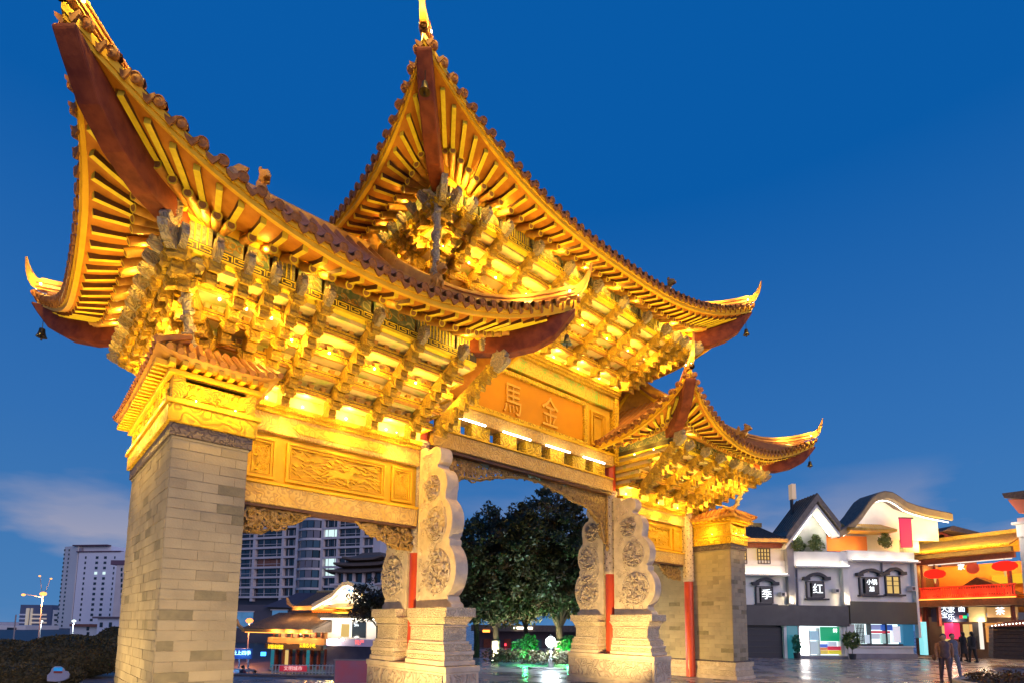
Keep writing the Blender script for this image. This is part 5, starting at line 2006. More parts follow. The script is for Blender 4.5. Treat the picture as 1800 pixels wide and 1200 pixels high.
cl = lambda n, c: mat(n, c, tuple(v * .7 for v in c), rough=.85, nscale=12, bump=.2, bscale=30)
person('person in a tan jacket and dark trousers walking across the plaza', 1656, 19.2, 1.62, cl('tan_jacket', (.4, .2, .11)), cl('plum_trousers', (.12, .08, .1)), R(200), stride=.16, bag=True)
person('person in a brown jacket and blue-grey trousers just behind the tan jacket', 1672, 21.5, 1.62, cl('brown_jacket', (.32, .15, .07)), cl('slate_trousers', (.16, .17, .24)), R(215), stride=.2)
person('person in a long black coat walking toward the restaurant', 1690, 32, 1.66, cl('black_coat', (.02, .017, .02)), cl('black_trousers', (.02, .018, .022)), R(60), coat=.4, stride=.1)
person('person in dark clothes with a grey jacket beside the long black coat', 1706, 31, 1.68, cl('grey_jacket', (.06, .055, .05)), cl('dark_trousers', (.025, .025, .03)), R(50), coat=.1, stride=.12)
# ================================================================== LEFT AND MIDDLE DISTANCE
win = {}


def window_mesh(key, w, h, mt):
    k = (key, round(w, 2), round(h, 2))
    if k not in win:
        win[k] = MB().bx(-w / 2, w / 2, -.12, .05, -h / 2, h / 2).mesh('window', mt)
    return win[k]


# ---- pale tower, far left
T1 = Plane(126, 300, 204, 296, STREET)
T1s = Plane(100, 306, 126, 300, STREET)
TW = thing('pale_tower_block', 'pale high-rise tower with rows of small dark windows, far left', 'building', T1.A)
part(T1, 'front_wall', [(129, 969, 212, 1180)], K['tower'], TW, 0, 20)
part(T1, 'roof_storey', [(131, 958, 190, 969.5)], K['tower'], TW, 2, 18)
part(T1, 'roof_edge', [(129, 956.5, 190, 958.5), (136, 967.5, 213, 969.5)], mat('plum_roof_edge', (.12, .06, .09), rough=.8), TW, -.6, 2)
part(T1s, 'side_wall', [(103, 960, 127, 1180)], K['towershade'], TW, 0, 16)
part(T1, 'recess', [(127, 962, 131, 1180)], mat('tower_recess', (.3, .28, .34), rough=.8), TW, .5, 8)
for r_ in range(16):
    y = 979 + r_ * 9.15
    if y > 1100:
        break
    for x in (151, 171, 185.5, 202):
        w = 3.2 if x == 151 else (5.4 if x < 200 else 2.5)
        lit = r_ == 3 and x in (171, 185.5)
        u_, z_ = T1.u(x, 979), T1.z(x, y)
        inst('window', window_mesh('lit' if lit else 'dark', w * .3, 4.6 * .3, K['winlit'] if lit else K['glass']), TW, T1.M @ Matrix.Translation((u_, 0, z_)))
for r_ in range(20):
    y = 966 + r_ * 7.4
    if y > 1112:
        break
    for x in (114, 122):
        u_, z_ = T1s.u(x, 966), T1s.z(x, y)
        inst('window', window_mesh('flank', 1.3, 1.1, K['glass']), TW, T1s.M @ Matrix.Translation((u_, 0, z_)))
# neighbour tower partly behind the pier
T2 = Plane(196, 250, 240, 250, STREET)
TB = thing('grey_tower_block', 'grey-mauve tower half hidden behind the left pier', 'building', T2.A)
part(T2, 'wall', [(197, 992, 240, 1180)], K['concrete'], TB, 0, 15)
part(T2, 'roof', [(196, 984, 240, 992)], mat('plum_roof', (.16, .09, .13), rough=.8), TB, -.5, 15)
for r_ in range(10):
    u_, z_ = T2.uz(214, 1000 + r_ * 9.5)
    inst('window', window_mesh('n', .8, 1.6, K['glass']), TB, T2.M @ Matrix.Translation((u_, 0, z_)))
# low pale block
T3 = Plane(110, 150, 215, 140, STREET)
LB = thing('low_pale_block', 'low pale building with a red roof edge at the foot of the towers', 'building', T3.A)
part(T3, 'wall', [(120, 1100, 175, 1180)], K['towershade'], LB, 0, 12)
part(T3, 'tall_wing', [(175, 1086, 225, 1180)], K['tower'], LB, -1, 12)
part(T3, 'roof_edge', [(128, 1096, 177, 1100.3)], mat('rust_roof', (.25, .09, .06), rough=.8), LB, -.8, 5)
part(T3, 'roof_edge', [(174, 1083, 226, 1086.3)], mat('plum_coping', (.16, .1, .12), rough=.8), LB, -1.6, 5)
for x, y in ((186, 1097), (202, 1097), (155, 1103), (185, 1113), (202, 1113), (155, 1114)):
    u_, z_ = T3.uz(x, y)
    inst('window', window_mesh('lb', 1.0, 1.2, K['glass']), LB, T3.M @ Matrix.Translation((u_, -1.05 if x > 175 else 0, z_)))
# striped office tower
T4 = Plane(28, 380, 86, 380, STREET)
ST = thing('striped_office_tower', 'striped office tower with bright floor bands at the far left', 'building', T4.A)
part(T4, 'core', [(30, 1062, 86, 1180)], mat('office_core', (.12, .14, .22), rough=.4), ST, 0, 25)
for k in range(11):
    y = 1078 + k * 7
    part(T4, 'floor_band', [(34, y, 48, y + 2.6)], K['tower'], ST, -.5, 0)
    part(T4, 'floor_band', [(55, y, 82, y + 2.6)], mat('cream_band_%d' % k, (.7, .6, .5), rough=.6, emit=(1, .75, .5), estr=.25), ST, -.5, 0)
part(T4, 'corner_strip', [(44, 1068, 48, 1150), (52, 1068, 54, 1150)], mat('pale_strip', (.7, .62, .5), rough=.6, emit=(1, .8, .5), estr=.2), ST, -1, 0)
T5 = Plane(84, 330, 108, 330, STREET)
CT = thing('cream_block', 'narrow cream block between the striped tower and the pale tower', 'building', T5.A)
part(T5, 'wall', [(88, 1071, 112, 1180)], K['towershade'], CT, 0, 12)
for k in range(7):
    u_, z_ = T5.uz(100, 1080 + k * 9)
    inst('window', window_mesh('ct', 3, 1.2, K['glass']), CT, T5.M @ Matrix.Translation((u_, 0, z_)))


# ---- street lamps
def street_lamp(lb, x, d, heads, col, w, hz):
    b = ground_at(x, d, STREET)
    hz = hz - STREET
    t = thing('street_lamp', lb, 'street lamp', b, group='street lamps')
    top = hz
    MB(Matrix.Translation(b)).tube([(0, 0, 0), (0, 0, top)], [.09, .05], n=8).build('pole', K['pole'], t)
    em = glowmat('lamp_head_%d' % x, col, 2.4)
    for dx, dz, s_ in heads:
        p = b + CR * dx + Vector((0, 0, top + dz))
        MB().tube([b + Vector((0, 0, top - .3)), p + Vector((0, 0, .12))], .03, n=5).build('arm', K['pole'], t)
        m = MB()
        m.ico(p, (s_, s_, s_ * .7), 2)
        m.build('lamp_head', em, t, smooth=True)
    lamp(b + Vector((0, 0, top - .6)) - CF * .5, w, col, .2)


street_lamp('tall street lamp with a cluster of orange lamps, far left', 70, 62, ((-2.2, 0, .2), (0, .1, .34), (.7, 1.8, .12), (-.6, 2.1, .12)), (1, .4, .1), 900, 4.6)
street_lamp('small white street lamp in front of the low pale block', 129, 90, ((0, 0, .3),), (.8, 1, .95), 400, 1.7)
street_lamp('small white street lamp before the striped tower', 72, 100, ((0, 0, .25),), (.8, 1, .95), 200, 1.6)
street_lamp('single orange street lamp between the left pier and the lit tea house', 438, 58, ((0, 0, .38),), (1, .3, .08), 400, .95 + 1.0)
b = ground_at(26, 45, STREET)
tag(MB(Matrix.Translation(b)).tube([(0, 0, 0), (0, 0, 4.6)], .05, n=6).build('flag_pole', K['pole']), 'thin pale pole at the far left edge', 'pole')

# ---- clipped hedges, bottom left
def hedge(lb, x, d, rx, ry, rz_, seed, n=5200):
    b = ground_at(x, d)
    g = random.Random(seed)
    t = thing('clipped_hedge', lb, 'hedge', b, group='clipped hedges at the bottom left')
    m = MB()
    m.ico((b.x, b.y, rz_ * .45), (rx * .95, ry * .95, rz_ * .52), 3, .06, g)
    m.build('twigs', K['hedge'], t)
    m = MB()
    for _ in range(n):
        a, e_ = g.uniform(0, 2 * pi), math.asin(g.uniform(-.6, 1))
        p = Vector((b.x + rx * math.cos(a) * math.cos(e_), b.y + ry * math.sin(a) * math.cos(e_), rz_ * .45 + rz_ * .56 * math.sin(e_)))
        p *= 1
        q = Vector((g.uniform(-1, 1), g.uniform(-1, 1), g.uniform(-.3, 1))).normalized()
        r2 = q.cross(Vector((g.uniform(-1, 1), g.uniform(-1, 1), g.uniform(-1, 1)))).normalized()
        s_ = g.uniform(.03, .06)
        p += q * g.uniform(-.05, .05)
        m.face([m.vert(p + q * s_ * a_ + r2 * s_ * b_ * .5) for a_, b_ in ((-1, 0), (0, -1), (1, 0), (0, 1))])
    m.build('foliage', K['hedge'], t)


hedge('broad clipped hedge beside the left pier', 128, 17.5, 1.45, 1.2, 1.3, 1, 8000)
hedge('round clipped hedge at the left picture edge', 15, 18, .9, .9, 1.12, 2)
hedge('low dark hedge filling the bottom left corner', 55, 14.5, 1.2, .8, .66, 3)
hedge('tall dark hedge close to the left pier', 205, 24, .8, .8, 1.5, 4, 4000)
P = Plane(80, 13.2, 124, 13.2)
sg_ = thing('cloud_shaped_sign', 'small white cloud-shaped sign with blue and red print among the hedges', 'sign', P.A)
m = P.mb()
cc = [P.uz(x, y) for x, y in ((84, 1196), (84, 1186), (90, 1180), (92, 1174), (98, 1170), (106, 1170), (112, 1174), (113, 1178), (119, 1179), (122, 1185), (120, 1191), (112, 1195), (100, 1197))]
m.prism(cc, -.02, .02, 'y')
m.build('panel', mat('white_sign', (.4, .4, .5), rough=.6), sg_)
part(P, 'blue_print', [(96, 1172, 111, 1178)], mat('blue_print', (.02, .25, .6), rough=.5, emit=(.03, .4, .9), estr=.4), sg_, -.03, -.021)
part(P, 'red_print', [(96, 1178.5, 111, 1182)], mat('red_print', (.35, .06, .04), rough=.5), sg_, -.03, -.021)
part(P, 'stake', [(101, 1190, 103, 1230)], K['pole'], sg_, .0, .03)

# ---- apartment block through the left bay
A1 = Plane(414, 165, 665, 150, STREET)
AP = thing('apartment_block', 'large mauve-grey apartment block with rows of windows behind the left bay', 'building', A1.A)
part(A1, 'core_wall', [(405, 840, 655, 1140)], mat('flat_interior', (.05, .05, .07), rough=.6), AP, .8, 14)
part(A1, 'end_wall', [(655, 840, 668, 1140)], K['concrete'], AP, -.2, 14)
COLS = [(414, 447), (452, 497), (502, 521), (571, 593), (597, 634), (640, 655)]
gmats = [K['glass'], K['glass'], K['glassb'], mat('grey_curtain_glass', (.1, .11, .13), (.04, .05, .07), rough=.2, nscale=.4)]
for k in range(14):
    y = 846 + k * 17.2
    if y > 1046:
        break
    part(A1, 'floor_slab', [(405, y + 11.5, 523, y + 15)], K['concrete'], AP, -.6, .9)
    part(A1, 'floor_slab', [(570, y + 10, 656, y + 13.6)], K['concrete'], AP, -.6, .9)
    for c, (x0, x1) in enumerate(COLS):
        lit = (c == 3 and k in (5, 8, 9)) or (c == 4 and k == 4 and False)
        yy0, yy1 = (y - 1.8, y + 11.2) if c < 3 else (y - 3.2, y + 9.7)
        if lit:
            mt = K['winlit']
        elif c == 1 and k == 8:
            mt = mat('brown_blind', (.22, .09, .06), rough=.7)
        else:
            mt = rnd.choice(gmats)
        half = (x0 + x1) / 2
        for a, b_ in ((x0, half), (half, x1)) if x1 - x0 > 18 else ((x0, x1),):
            w = part(A1, 'window', [(a + .4, yy0, b_ - .4, yy1)], mt, AP, .25, .5)
            part(A1, 'mullion', [(lerp(a, b_, .5) - .35, yy0, lerp(a, b_, .5) + .35, yy1)], K['concrete'], w, .1, .24)
        if c in (0, 1, 4):
            w = part(A1, 'balcony_rail', [(x0, yy1 - 4.5, x1, yy1 - 3.8)], K['concrete'], AP, -.5, -.4)
for x0, x1 in ((447.5, 451.5), (497.5, 501.5), (521.5, 526), (566, 570.5), (593.5, 596.5), (634.5, 639.5)):
    part(A1, 'pier', [(x0, 840, x1, 1056)], K['concrete'], AP, -.5, .9)
# curved glazed bay
um, rad = A1.u(546, 960), (A1.u(567, 960) - A1.u(525, 960)) / 2
for k in range(13):
    y = 848 + k * 17.2
    if y > 1046:
        break
    z0, z1 = A1.z(546, y + 11.6), A1.z(546, y - 1)
    for s_ in range(6):
        a0, a1 = pi + pi * s_ / 6, pi + pi * (s_ + 1) / 6
        m = A1.mb()
        m.prism([(um + rad * math.cos(a), .6 + rad * .62 * math.sin(a)) for a in (a0 + .03, a1 - .03)] + [(um + rad * .9 * math.cos(a), .6 + rad * .55 * math.sin(a)) for a in (a1 - .03, a0 + .03)], z0, z1, 'z')
        m.build('bay_window', rnd.choice([K['glassb'], K['glassb'], mat('pale_bay_glass_%d_%d' % (k, s_), (.12 + rnd.random() * .1, .17, .2), rough=.2), K['glass']] + ([K['winlit']] if k == 10 and s_ == 4 else [])), AP)
    m = A1.mb()
    m.prism([(um + rad * 1.04 * math.cos(pi + pi * s_ / 12), .6 + rad * .68 * math.sin(pi + pi * s_ / 12)) for s_ in range(13)], z0 - .75, z0 - .1, 'z')
    m.build('bay_slab', K['concrete'], AP)
# podium with screens
A2 = Plane(405, 118, 600, 112, STREET)
PO = thing('podium_building', 'dark podium building with blue glowing screens under the apartment block', 'building', A2.A)
part(A2, 'wall', [(400, 1062, 600, 1160)], mat('podium_wall', (.1, .085, .11), (.07, .06, .08), rough=.7, nscale=.2), PO, 0, 12)
m = A2.mb()
m.prism([A2.uz(470, 1066), A2.uz(530, 1042), A2.uz(600, 1042), A2.uz(600, 1070)], -1.5, 10, 'y')
m.build('glass_roof', mat('blue_roof', (.04, .04, .1), rough=.4), PO)
scr = mat('blue_screen', (.02, .06, .12), (.1, .2, .3), rough=.3, nscale=.5, emit=(.06, .2, .42), estr=.6)
part(A2, 'screen', [(418, 1075, 446, 1103)], scr, PO, -.4, -.2)
part(A2, 'screen', [(480, 1072, 506, 1100)], scr, PO, -.4, -.2)
for q_ in ((416, 1073, 448, 1075), (478, 1070, 508, 1072)):
    part(A2, 'screen_frame', [q_], K['concrete'], PO, -.5, -.1)
part(A2, 'lit_window', [(450, 1104, 453, 1111)], K['winlit'], PO, -.3, .0)
# rooftop pavilion
A3 = Plane(585, 105, 692, 100, STREET)
PV = thing('rooftop_pavilion', 'dark pavilion with stacked upturned roofs behind the left bay', 'pavilion', A3.A)
part(A3, 'base', [(585, 1026, 700, 1160)], K['concrete'], PV, 0, 9)
part(A3, 'cornice', [(583, 1024, 702, 1027.5)], K['concrete'], PV, -.6, 9)
for k, x in enumerate((592, 606, 622, 639, 656, 672, 688)):
    part(A3, 'pillar', [(x - 1.6, 1004, x + 1.6, 1024)], K['concrete'], PV, -.2, .3)
    if k:
        part(A3, 'opening', [(x - 14, 1005, x - 2.4, 1023.5)], K['glass'], PV, .35, .5)
part(A3, 'chamber', [(590, 1000, 694, 1024)], mat('pavilion_wall', (.16, .13, .15), rough=.8), PV, .5, 8)
for y0, y1, xa, xb in ((995, 1003, 577, 702), (984, 991, 592, 692), (974, 981, 607, 678)):
    m = A3.mb()
    ua_, ub2 = A3.u(xa, y0), A3.u(xb, y0)
    z0, z1 = A3.z(640, y1), A3.z(640, y0 - 3)
    c_, hw = (ua_ + ub2) / 2, (ub2 - ua_) / 2
    rows = []
    for f_, zz, lf_ in ((1, z0, .5), (.86, lerp(z0, z1, .35), .1), (.6, lerp(z0, z1, .7), 0), (.45, z1 + .3, 0)):
        ring = []
        for k in range(24):
            a = 2 * pi * k / 24
            ca_, sa_ = math.cos(a), math.sin(a)
            q = max(abs(ca_), abs(sa_))
            sqx, sqy = ca_ / q, sa_ / q
            crn = (min(abs(sqx), abs(sqy))) ** 4
            ring.append((c_ + sqx * hw * f_, 4 + sqy * 5 * f_, zz + crn * lf_))
        rows.append(ring)
    I = m.grid([[(p[0], p[1], p[2] - .35) for p in rows[0]]] + rows, closed=True)
    m.face(I[-1])
    m.face(I[0][::-1])
    m.build('roof', K['slate'], PV)
# ---- lit tea house through the left bay
H1 = Plane(462, 50, 572, 46, STREET)
H2 = Plane(572, 46, 690, 44, STREET)
TH = thing('lit_tea_house', 'two-storey tea house with orange glowing eaves and yellow sign boards behind the left bay', 'building', H1.A)
part(H1, 'lower_wall', [(470, 1136, 572, 1190)], mat('shop_interior', (.1, .09, .09), (.22, .2, .18), rough=.6, nscale=1.5, emit=(.4, .6, .65), estr=.12), TH, .3, 4)
part(H1, 'upper_wall', [(474, 1108, 570, 1132)], mat('lit_timber', (.35, .18, .08), rough=.6), TH, .4, 4)
for k in range(9):
    x = 476 + k * 10.5
    part(H1, 'timber_post', [(x, 1106, x + 2, 1132)], K['timber'], TH, .2, .4)
    if k < 8:
        part(H1, 'window', [(x + 2.6, 1108, x + 9.6, 1119)], K['winwarm'] if k in (1, 3, 6) else K['glass'], TH, .3, .39)
part(H1, 'balcony_rail', [(472, 1120, 572, 1131)], mat('balcony_timber', (.4, .2, .08), rough=.6), TH, -.1, .05)
for k in range(4):
    lamp(H1.M @ Vector((H1.u(484 + k * 24), -.6, H1.z(500, 1112))), 35, (1, .6, .2), .1)
# main lower roof
m = H1.mb()
ra, rb = [H1.uz(*q) for q in ((455, 1106), (578, 1085))]
m.prism([(-1.6, ra[1] - .1), (-1.6, ra[1] + .1), (2.0, ra[1] + 1.5), (2.0, ra[1] - .1)], ra[0], rb[0], 'x')
lr = m.build('lower_roof', K['slate'], TH)
m = H1.mb()
m.bx(ra[0], rb[0], -1.7, -1.6, ra[1] - .16, ra[1] + .12)
m.build('eave_edge', mat('gold_eave', (.5, .25, .06), rough=.5), lr)
m = H1.mb()
m.bx(ra[0] + .2, rb[0], -1.5, -1.44, ra[1] - .22, ra[1] - .16)
m.build('strip_lamp', K['ledorange'], lr)
m = H1.mb()
n = 30
for k in range(n):
    x = lerp(ra[0], rb[0], (k + .5) / n)
    m.tube([(x, -1.68, ra[1] + .14), (x, 2.0, ra[1] + 1.56)], .06, n=5)
kind(m.build('roof_tile_rows', K['slate'], lr), 'stuff')
m = H1.mb()
m.prism([(ra[0] + .3, ra[1] - .15), (ra[0] + .3, ra[1] + .12), (ra[0] - .5, ra[1] + .45), (ra[0] - .9, ra[1] + .95), (ra[0] - .7, ra[1] + .35)], -1.75, -1.5, 'y')
m.build('upturned_corner', mat('gold_corner', (.5, .28, .08), rough=.5), lr)
# upper storey and roof
part(H1, 'clerestory', [(512, 1066, 578, 1082)], mat('orange_clerestory', (.6, .14, .02), rough=.6, emit=(1, .2, .02), estr=.7), TH, 2.2, 4)
m = H1.mb()
ra, rb = [H1.uz(*q) for q in ((502, 1068), (580, 1052))]
m.prism([(.8, ra[1] - .1), (.8, ra[1] + .15), (3.4, ra[1] + 1.5), (5.5, ra[1] + .2), (5.5, ra[1] - .1)], ra[0], rb[0], 'x')
ur = m.build('upper_roof', K['slate'], TH)
m = H1.mb()
m.bx(ra[0], rb[0], .7, .8, ra[1] - .15, ra[1] + .2)
m.tube([(ra[0], 3.4, ra[1] + 1.6), (rb[0], 3.4, ra[1] + 1.6)], .14, n=6)
m.build('eave_edge', mat('gold_eave_2', (.6, .35, .12), rough=.5), ur)
m = H1.mb()
n = 20
for k in range(n):
    x = lerp(ra[0], rb[0], (k + .5) / n)
    m.tube([(x, .76, ra[1] + .2), (x, 3.4, ra[1] + 1.56)], .06, n=5)
kind(m.build('roof_tile_rows', K['slate'], ur), 'stuff')
m = H1.mb()
m.prism([(ra[0] + .3, ra[1] - .1), (ra[0] + .3, ra[1] + .2), (ra[0] - .5, ra[1] + .5), (ra[0] - .9, ra[1] + 1.0), (ra[0] - .7, ra[1] + .4)], .66, .9, 'y')
m.build('upturned_corner', mat('gold_corner_2', (.5, .28, .08), rough=.5), ur)
for k in range(3):
    lamp(H1.M @ Vector((lerp(ra[0], rb[0], (k + .5) / 3), .3, ra[1] - .4)), 35, (1, .45, .1), .1)
    lamp(H1.M @ Vector((lerp(ra[0], rb[0], (k + .5) / 3), -2.0, ra[1] - 2.0)), 30, (1, .5, .12), .1)
# bell gable with round emblem
BG = [(556, 1062), (574, 1052), (592, 1042), (602, 1031), (610, 1024), (619, 1022), (628, 1026), (634, 1036), (642, 1043), (650, 1048)]
bp2 = H2.poly(BG)
m = H2.mb()
m.grid([[(u_, -.6, z_ - .28), (u_, -.6, z_ + .05), (u_, 3, z_ + .05), (u_, 3, z_ - .28)] for u_, z_ in bp2], closed=True)
bg2 = m.build('bell_gable_roof', mat('cream_barge', (.6, .5, .36), rough=.6), TH)
m = H2.mb()
m.grid([[(u_, .1, H2.z(610, 1062)), (u_, .1, z_ - .25)] for u_, z_ in bp2])
m.build('gable_face', K['white'], bg2)
m = H2.mb()
m.tube([(u_, -.5, z_ - .38) for u_, z_ in bp2], .04, n=5)
m.build('strip_lamp', K['led'], bg2)
for u_, z_ in bp2[1::2]:
    lamp(H2.M @ Vector((u_, -.35, z_ - .6)), 9, (1, .85, .65), .1)
eu, ez = H2.uz(618, 1034)
m = MB(H2.M @ Matrix.Translation((eu, -.1, ez)) @ FRONT)
m.lathe([(.3, -.03), (.3, .03)], 20)
em_ = m.build('round_emblem', mat('emblem_blue', (.1, .25, .6), rough=.5, emit=(.2, .45, 1), estr=.8), TH)
H2.gl('乙', 618, 1034, 8, KW, em_, -.2)
part(H2, 'side_house_wall', [(572, 1084, 690, 1132)], K['white'], TH, .3, 4)
part(H2, 'side_roof', [(572, 1078, 692, 1086)], K['slate'], TH, -1.0, 3)
part(H2, 'strip_lamp', [(576, 1086, 690, 1088)], K['led'], TH, -.9, -.8)
part(H2, 'window', [(597, 1096, 610, 1118)], K['winwarm'], TH, .2, .29)
part(H2, 'window', [(616, 1092, 640, 1120)], K['glass'], TH, .2, .29)
H2.gl('弘', 625, 1096, 10, KW, TH, .1)
for k in range(4):
    lamp(H2.M @ Vector((H2.u(585 + 27 * k), -.5, H2.z(630, 1092))), 9, (1, .9, .75), .15)
for x0, x1, y0, y1, c in ((590, 640, 1064, 1070, 'yellowtile'), (604, 636, 1071, 1078, 'yellowtile')):
    m = H2.mb()
    (u0, zz0), (u1, zz1) = H2.uz(x0, y1), H2.uz(x1, y0)
    m.prism([(-1.6, zz0), (-1.6, zz0 + .1), (.3, zz1 + .25), (.3, zz0)], u0, u1, 'x')
    m.build('small_roof', K[c], TH)
lamp(H2.M @ Vector((H2.u(620), -2.4, H2.z(620, 1070))), 88, (1, .65, .15), .2)
part(H2, 'lower_front', [(572, 1132, 690, 1190)], mat('grey_front', (.16, .15, .2), (.1, .1, .15), rough=.6, nscale=1), TH, .0, 4)
part(H2, 'fascia', [(590, 1122, 672, 1134)], mat('mauve_fascia', (.25, .22, .32), rough=.5, emit=(.35, .3, .6), estr=.25), TH, -1.2, .0)
H2.gl('特产', 648, 1128, 9, glowmat('red_characters', (1, .12, .1), 2), TH, -1.26)
# yellow sign boards with characters
sb_ = part(H1, 'sign_board', [(474, 1132, 572, 1140)], K['brown'], TH, -.5, -.2)
KY = glowmat('yellow_characters', (1, .62, .02), 2.6)
H1.gl('过桥米线馆', 494, 1136, 8, KY, sb_, -.56)
H1.gl('云南名小吃', 550, 1134, 8, KY, sb_, -.56)
for k in range(8):
    x = 474 + k * 12.5
    part(H1, 'shop_window', [(x, 1142, x + 9, 1172)], [K['teal'], K['glass'], K['winwarm'], K['glassb'], K['glass'], K['teal'], K['glass'], K['glassb']][k], TH, .1, .28)
    part(H1, 'shop_post', [(x + 9.4, 1140, x + 11.6, 1176)], K['timber'], TH, -.1, .2)
lamp(H2.M @ Vector((H2.u(602), -1.6, H2.z(602, 1122))), 70, (1, .9, .7), .1)
inst('spot_lamp', LG, TH, H2.M @ Matrix.Translation((H2.u(602, 1122, -1.5), -1.5, H2.z(602, 1122))) @ Matrix.Scale(3, 4))
# blue neon sign
P = Plane(408, 52, 470, 52, STREET)
ns = thing('neon_sign', 'blue neon sign glowing beside the left pier', 'sign', P.A)
part(P, 'sign_box', [(408, 1139, 441, 1157)], mat('neon_box', (.01, .02, .08), rough=.4, emit=(.02, .1, .5), estr=.4), ns, 0, .3)
P.gl('云上四季', 425, 1147, 8, glowmat('neon_characters', (.35, .8, 1), 4), ns, -.05)
part(P, 'sign_arrow', [(458, 1145, 466, 1152)], K['neon'], ns, 0, .2)
part(P, 'sign_leg', [(418, 1157, 420, 1180), (434, 1157, 436, 1180)], K['pole'], ns, .1, .2)
lamp(P.M @ Vector((P.u(425), -.8, P.z(425, 1148))), 30, (.1, .4, 1), .2)
# street barrier with red banner
P = Plane(470, 30, 596, 30, STREET)
bar = thing('street_barrier', 'white street barrier with a red banner in front of the tea house', 'barrier', P.A)
part(P, 'rail', [(476, 1168, 590, 1169.2), (476, 1180, 590, 1181.2)], K['white'], bar, 0, .05)
for k in range(20):
    x = 478 + k * 5.9
    part(P, 'post', [(x, 1167, x + 1, 1184)], K['white'], bar, -.02, .04)
part(P, 'red_banner', [(492, 1169, 540, 1179)], mat('red_banner', (.5, .03, .05), rough=.7, emit=(.8, .05, .08), estr=.4), bar, -.06, -.03)
P.gl('文明城市', 516, 1174, 8, glowmat('banner_characters', (1, .6, .6), 1), bar, -.08)
P = Plane(400, 18.6, 600, 18.2)
wl = tag(part(P, 'planter_wall', [(400, 1186, 600, 1196)], mat('planter_granite', (.16, .12, .12), (.1, .08, .08), rough=.6, nscale=3), None, 0, .5), 'long low granite planter wall in front of the street barrier', 'wall')
# poster stand, bottom
P = Plane(588, 17, 650, 17)
ps = thing('poster_stand', 'purple and red poster stand left of the drum stone', 'poster stand', P.A)
part(P, 'panel', [(588, 1160, 652, 1215)], mat('poster', (.16, .12, .22), (.42, .05, .06), rough=.5, nscale=.9, emit=(.3, .08, .12), estr=.25), ps, 0, .06)
part(P, 'frame', [(586.5, 1158, 653, 1160), (586.5, 1160, 588, 1240), (652, 1160, 653.5, 1240)], K['pole'], ps, -.02, .08)
person('person in dark clothes by the planter left of the poster stand', 452, 30, 1.65, cl('navy_jacket', (.12, .06, .1)), cl('navy_trousers', (.03, .025, .035)), R(160), z=STREET)
person('person in a maroon jacket walking behind the left pier', 432, 33, 1.66, cl('maroon_jacket', (.2, .07, .09)), cl('grey_trousers', (.05, .045, .06)), R(20), z=STREET)


# ---------------------------------------------------------------- trees in the middle
def tree(lb, x, d, H, crowns, seed, n, mt, trunk_r=.16, group=None, wrap=True, lean=0, size=.1):
    b = ground_at(x, d)
    g = random.Random(seed)
    t = thing('broadleaf_tree', lb, 'tree', b, group=group)
    m = MB(Matrix.Translation(b))
    fork = 1.7
    m.tube([(0, 0, 0), (.02, 0, .8), (lean * .5, .05, fork)], [trunk_r * 1.2, trunk_r, trunk_r * .85], n=9)
    for c, r in crowns:
        m.tube([(lean * .5, .05, fork - .1), (c[0] * .5 + lean, c[1] * .5, lerp(fork, c[2], .5)), (c[0], c[1], c[2])], [trunk_r * .6, trunk_r * .38, .03], n=6)
        for q in range(4):
            e_ = Vector(c) + Vector((g.uniform(-1, 1) * r[0], g.uniform(-1, 1) * r[1], g.uniform(-.5, 1) * r[2])) * .8
            m.tube([(c[0], c[1], c[2] - r[2] * .4), e_], [.05, .012], n=5)
    m.build('trunk', K['bark'], t, smooth=True)
    if wrap:
        MB(Matrix.Translation(b)).lathe([(trunk_r * 1.3, .15), (trunk_r * 1.25, 1.0), (trunk_r * 1.2, 1.02)], 12).build('trunk_wrap', K['wrap'], t, smooth=True)
    m = MB(Matrix.Translation(b))
    m2 = MB(Matrix.Translation(b))
    for c, r in crowns:
        # clumps of leaves scattered through the crown leave gaps for the sky
        for _ in range(int(44 * r[0])):
            while True:
                q = Vector((g.uniform(-1, 1), g.uniform(-1, 1), g.uniform(-1, 1)))
                if q.length < 1:
                    break
            cc_ = (c[0] + q.x * r[0], c[1] + q.y * r[1], c[2] + q.z * r[2])
            s_ = g.uniform(.25, .5)
            leafmass(m if g.random() < .75 else m2, cc_, (s_, s_, s_ * .7), n, size, g)
    m.build('crown', mt, t)
    m2.build('crown', K['leafo'], t)
    return b


CR1 = [((-2.9, 0, 4.6), (1.3, 1.3, 1.3)), ((-1.6, 0, 5.2), (1.7, 1.6, 1.6)), ((.2, .4, 6.4), (1.6, 1.5, 1.3)), ((1.6, -.2, 5.0), (1.7, 1.5, 1.6)), ((-2.0, .2, 3.6), (1.6, 1.5, 1.2)), ((0, -.3, 4.2), (1.9, 1.7, 1.5)), ((1.9, .2, 3.4), (1.5, 1.4, 1.1)), ((-1.2, -.2, 2.7), (1.5, 1.2, .8)), ((1.0, -.2, 2.6), (1.5, 1.2, .8))]
tree('leafy tree with a white wrapped trunk, left of the globe lamp', 872, 27, 7.5, CR1, 41, 62, K['leafd'], group='trees behind the central bay')
CR2 = [(((c[0] * 1.0 + .1), c[1], c[2] * 1.18 + .1), (r[0], r[1], r[2] * 1.15)) for c, r in CR1]
tree('taller leafy tree with a white wrapped trunk, right of the globe lamp', 984, 27.5, 8.5, CR2, 43, 62, K['leafd'], trunk_r=.2, group='trees behind the central bay')
CR3 = [((0, 0, 6.5), (2.4, 1.8, 2.4)), ((-2, 0, 5), (2, 1.6, 2)), ((2, .3, 5.2), (2, 1.6, 2)), ((0, 0, 3.6), (2.6, 1.6, 1.4))]
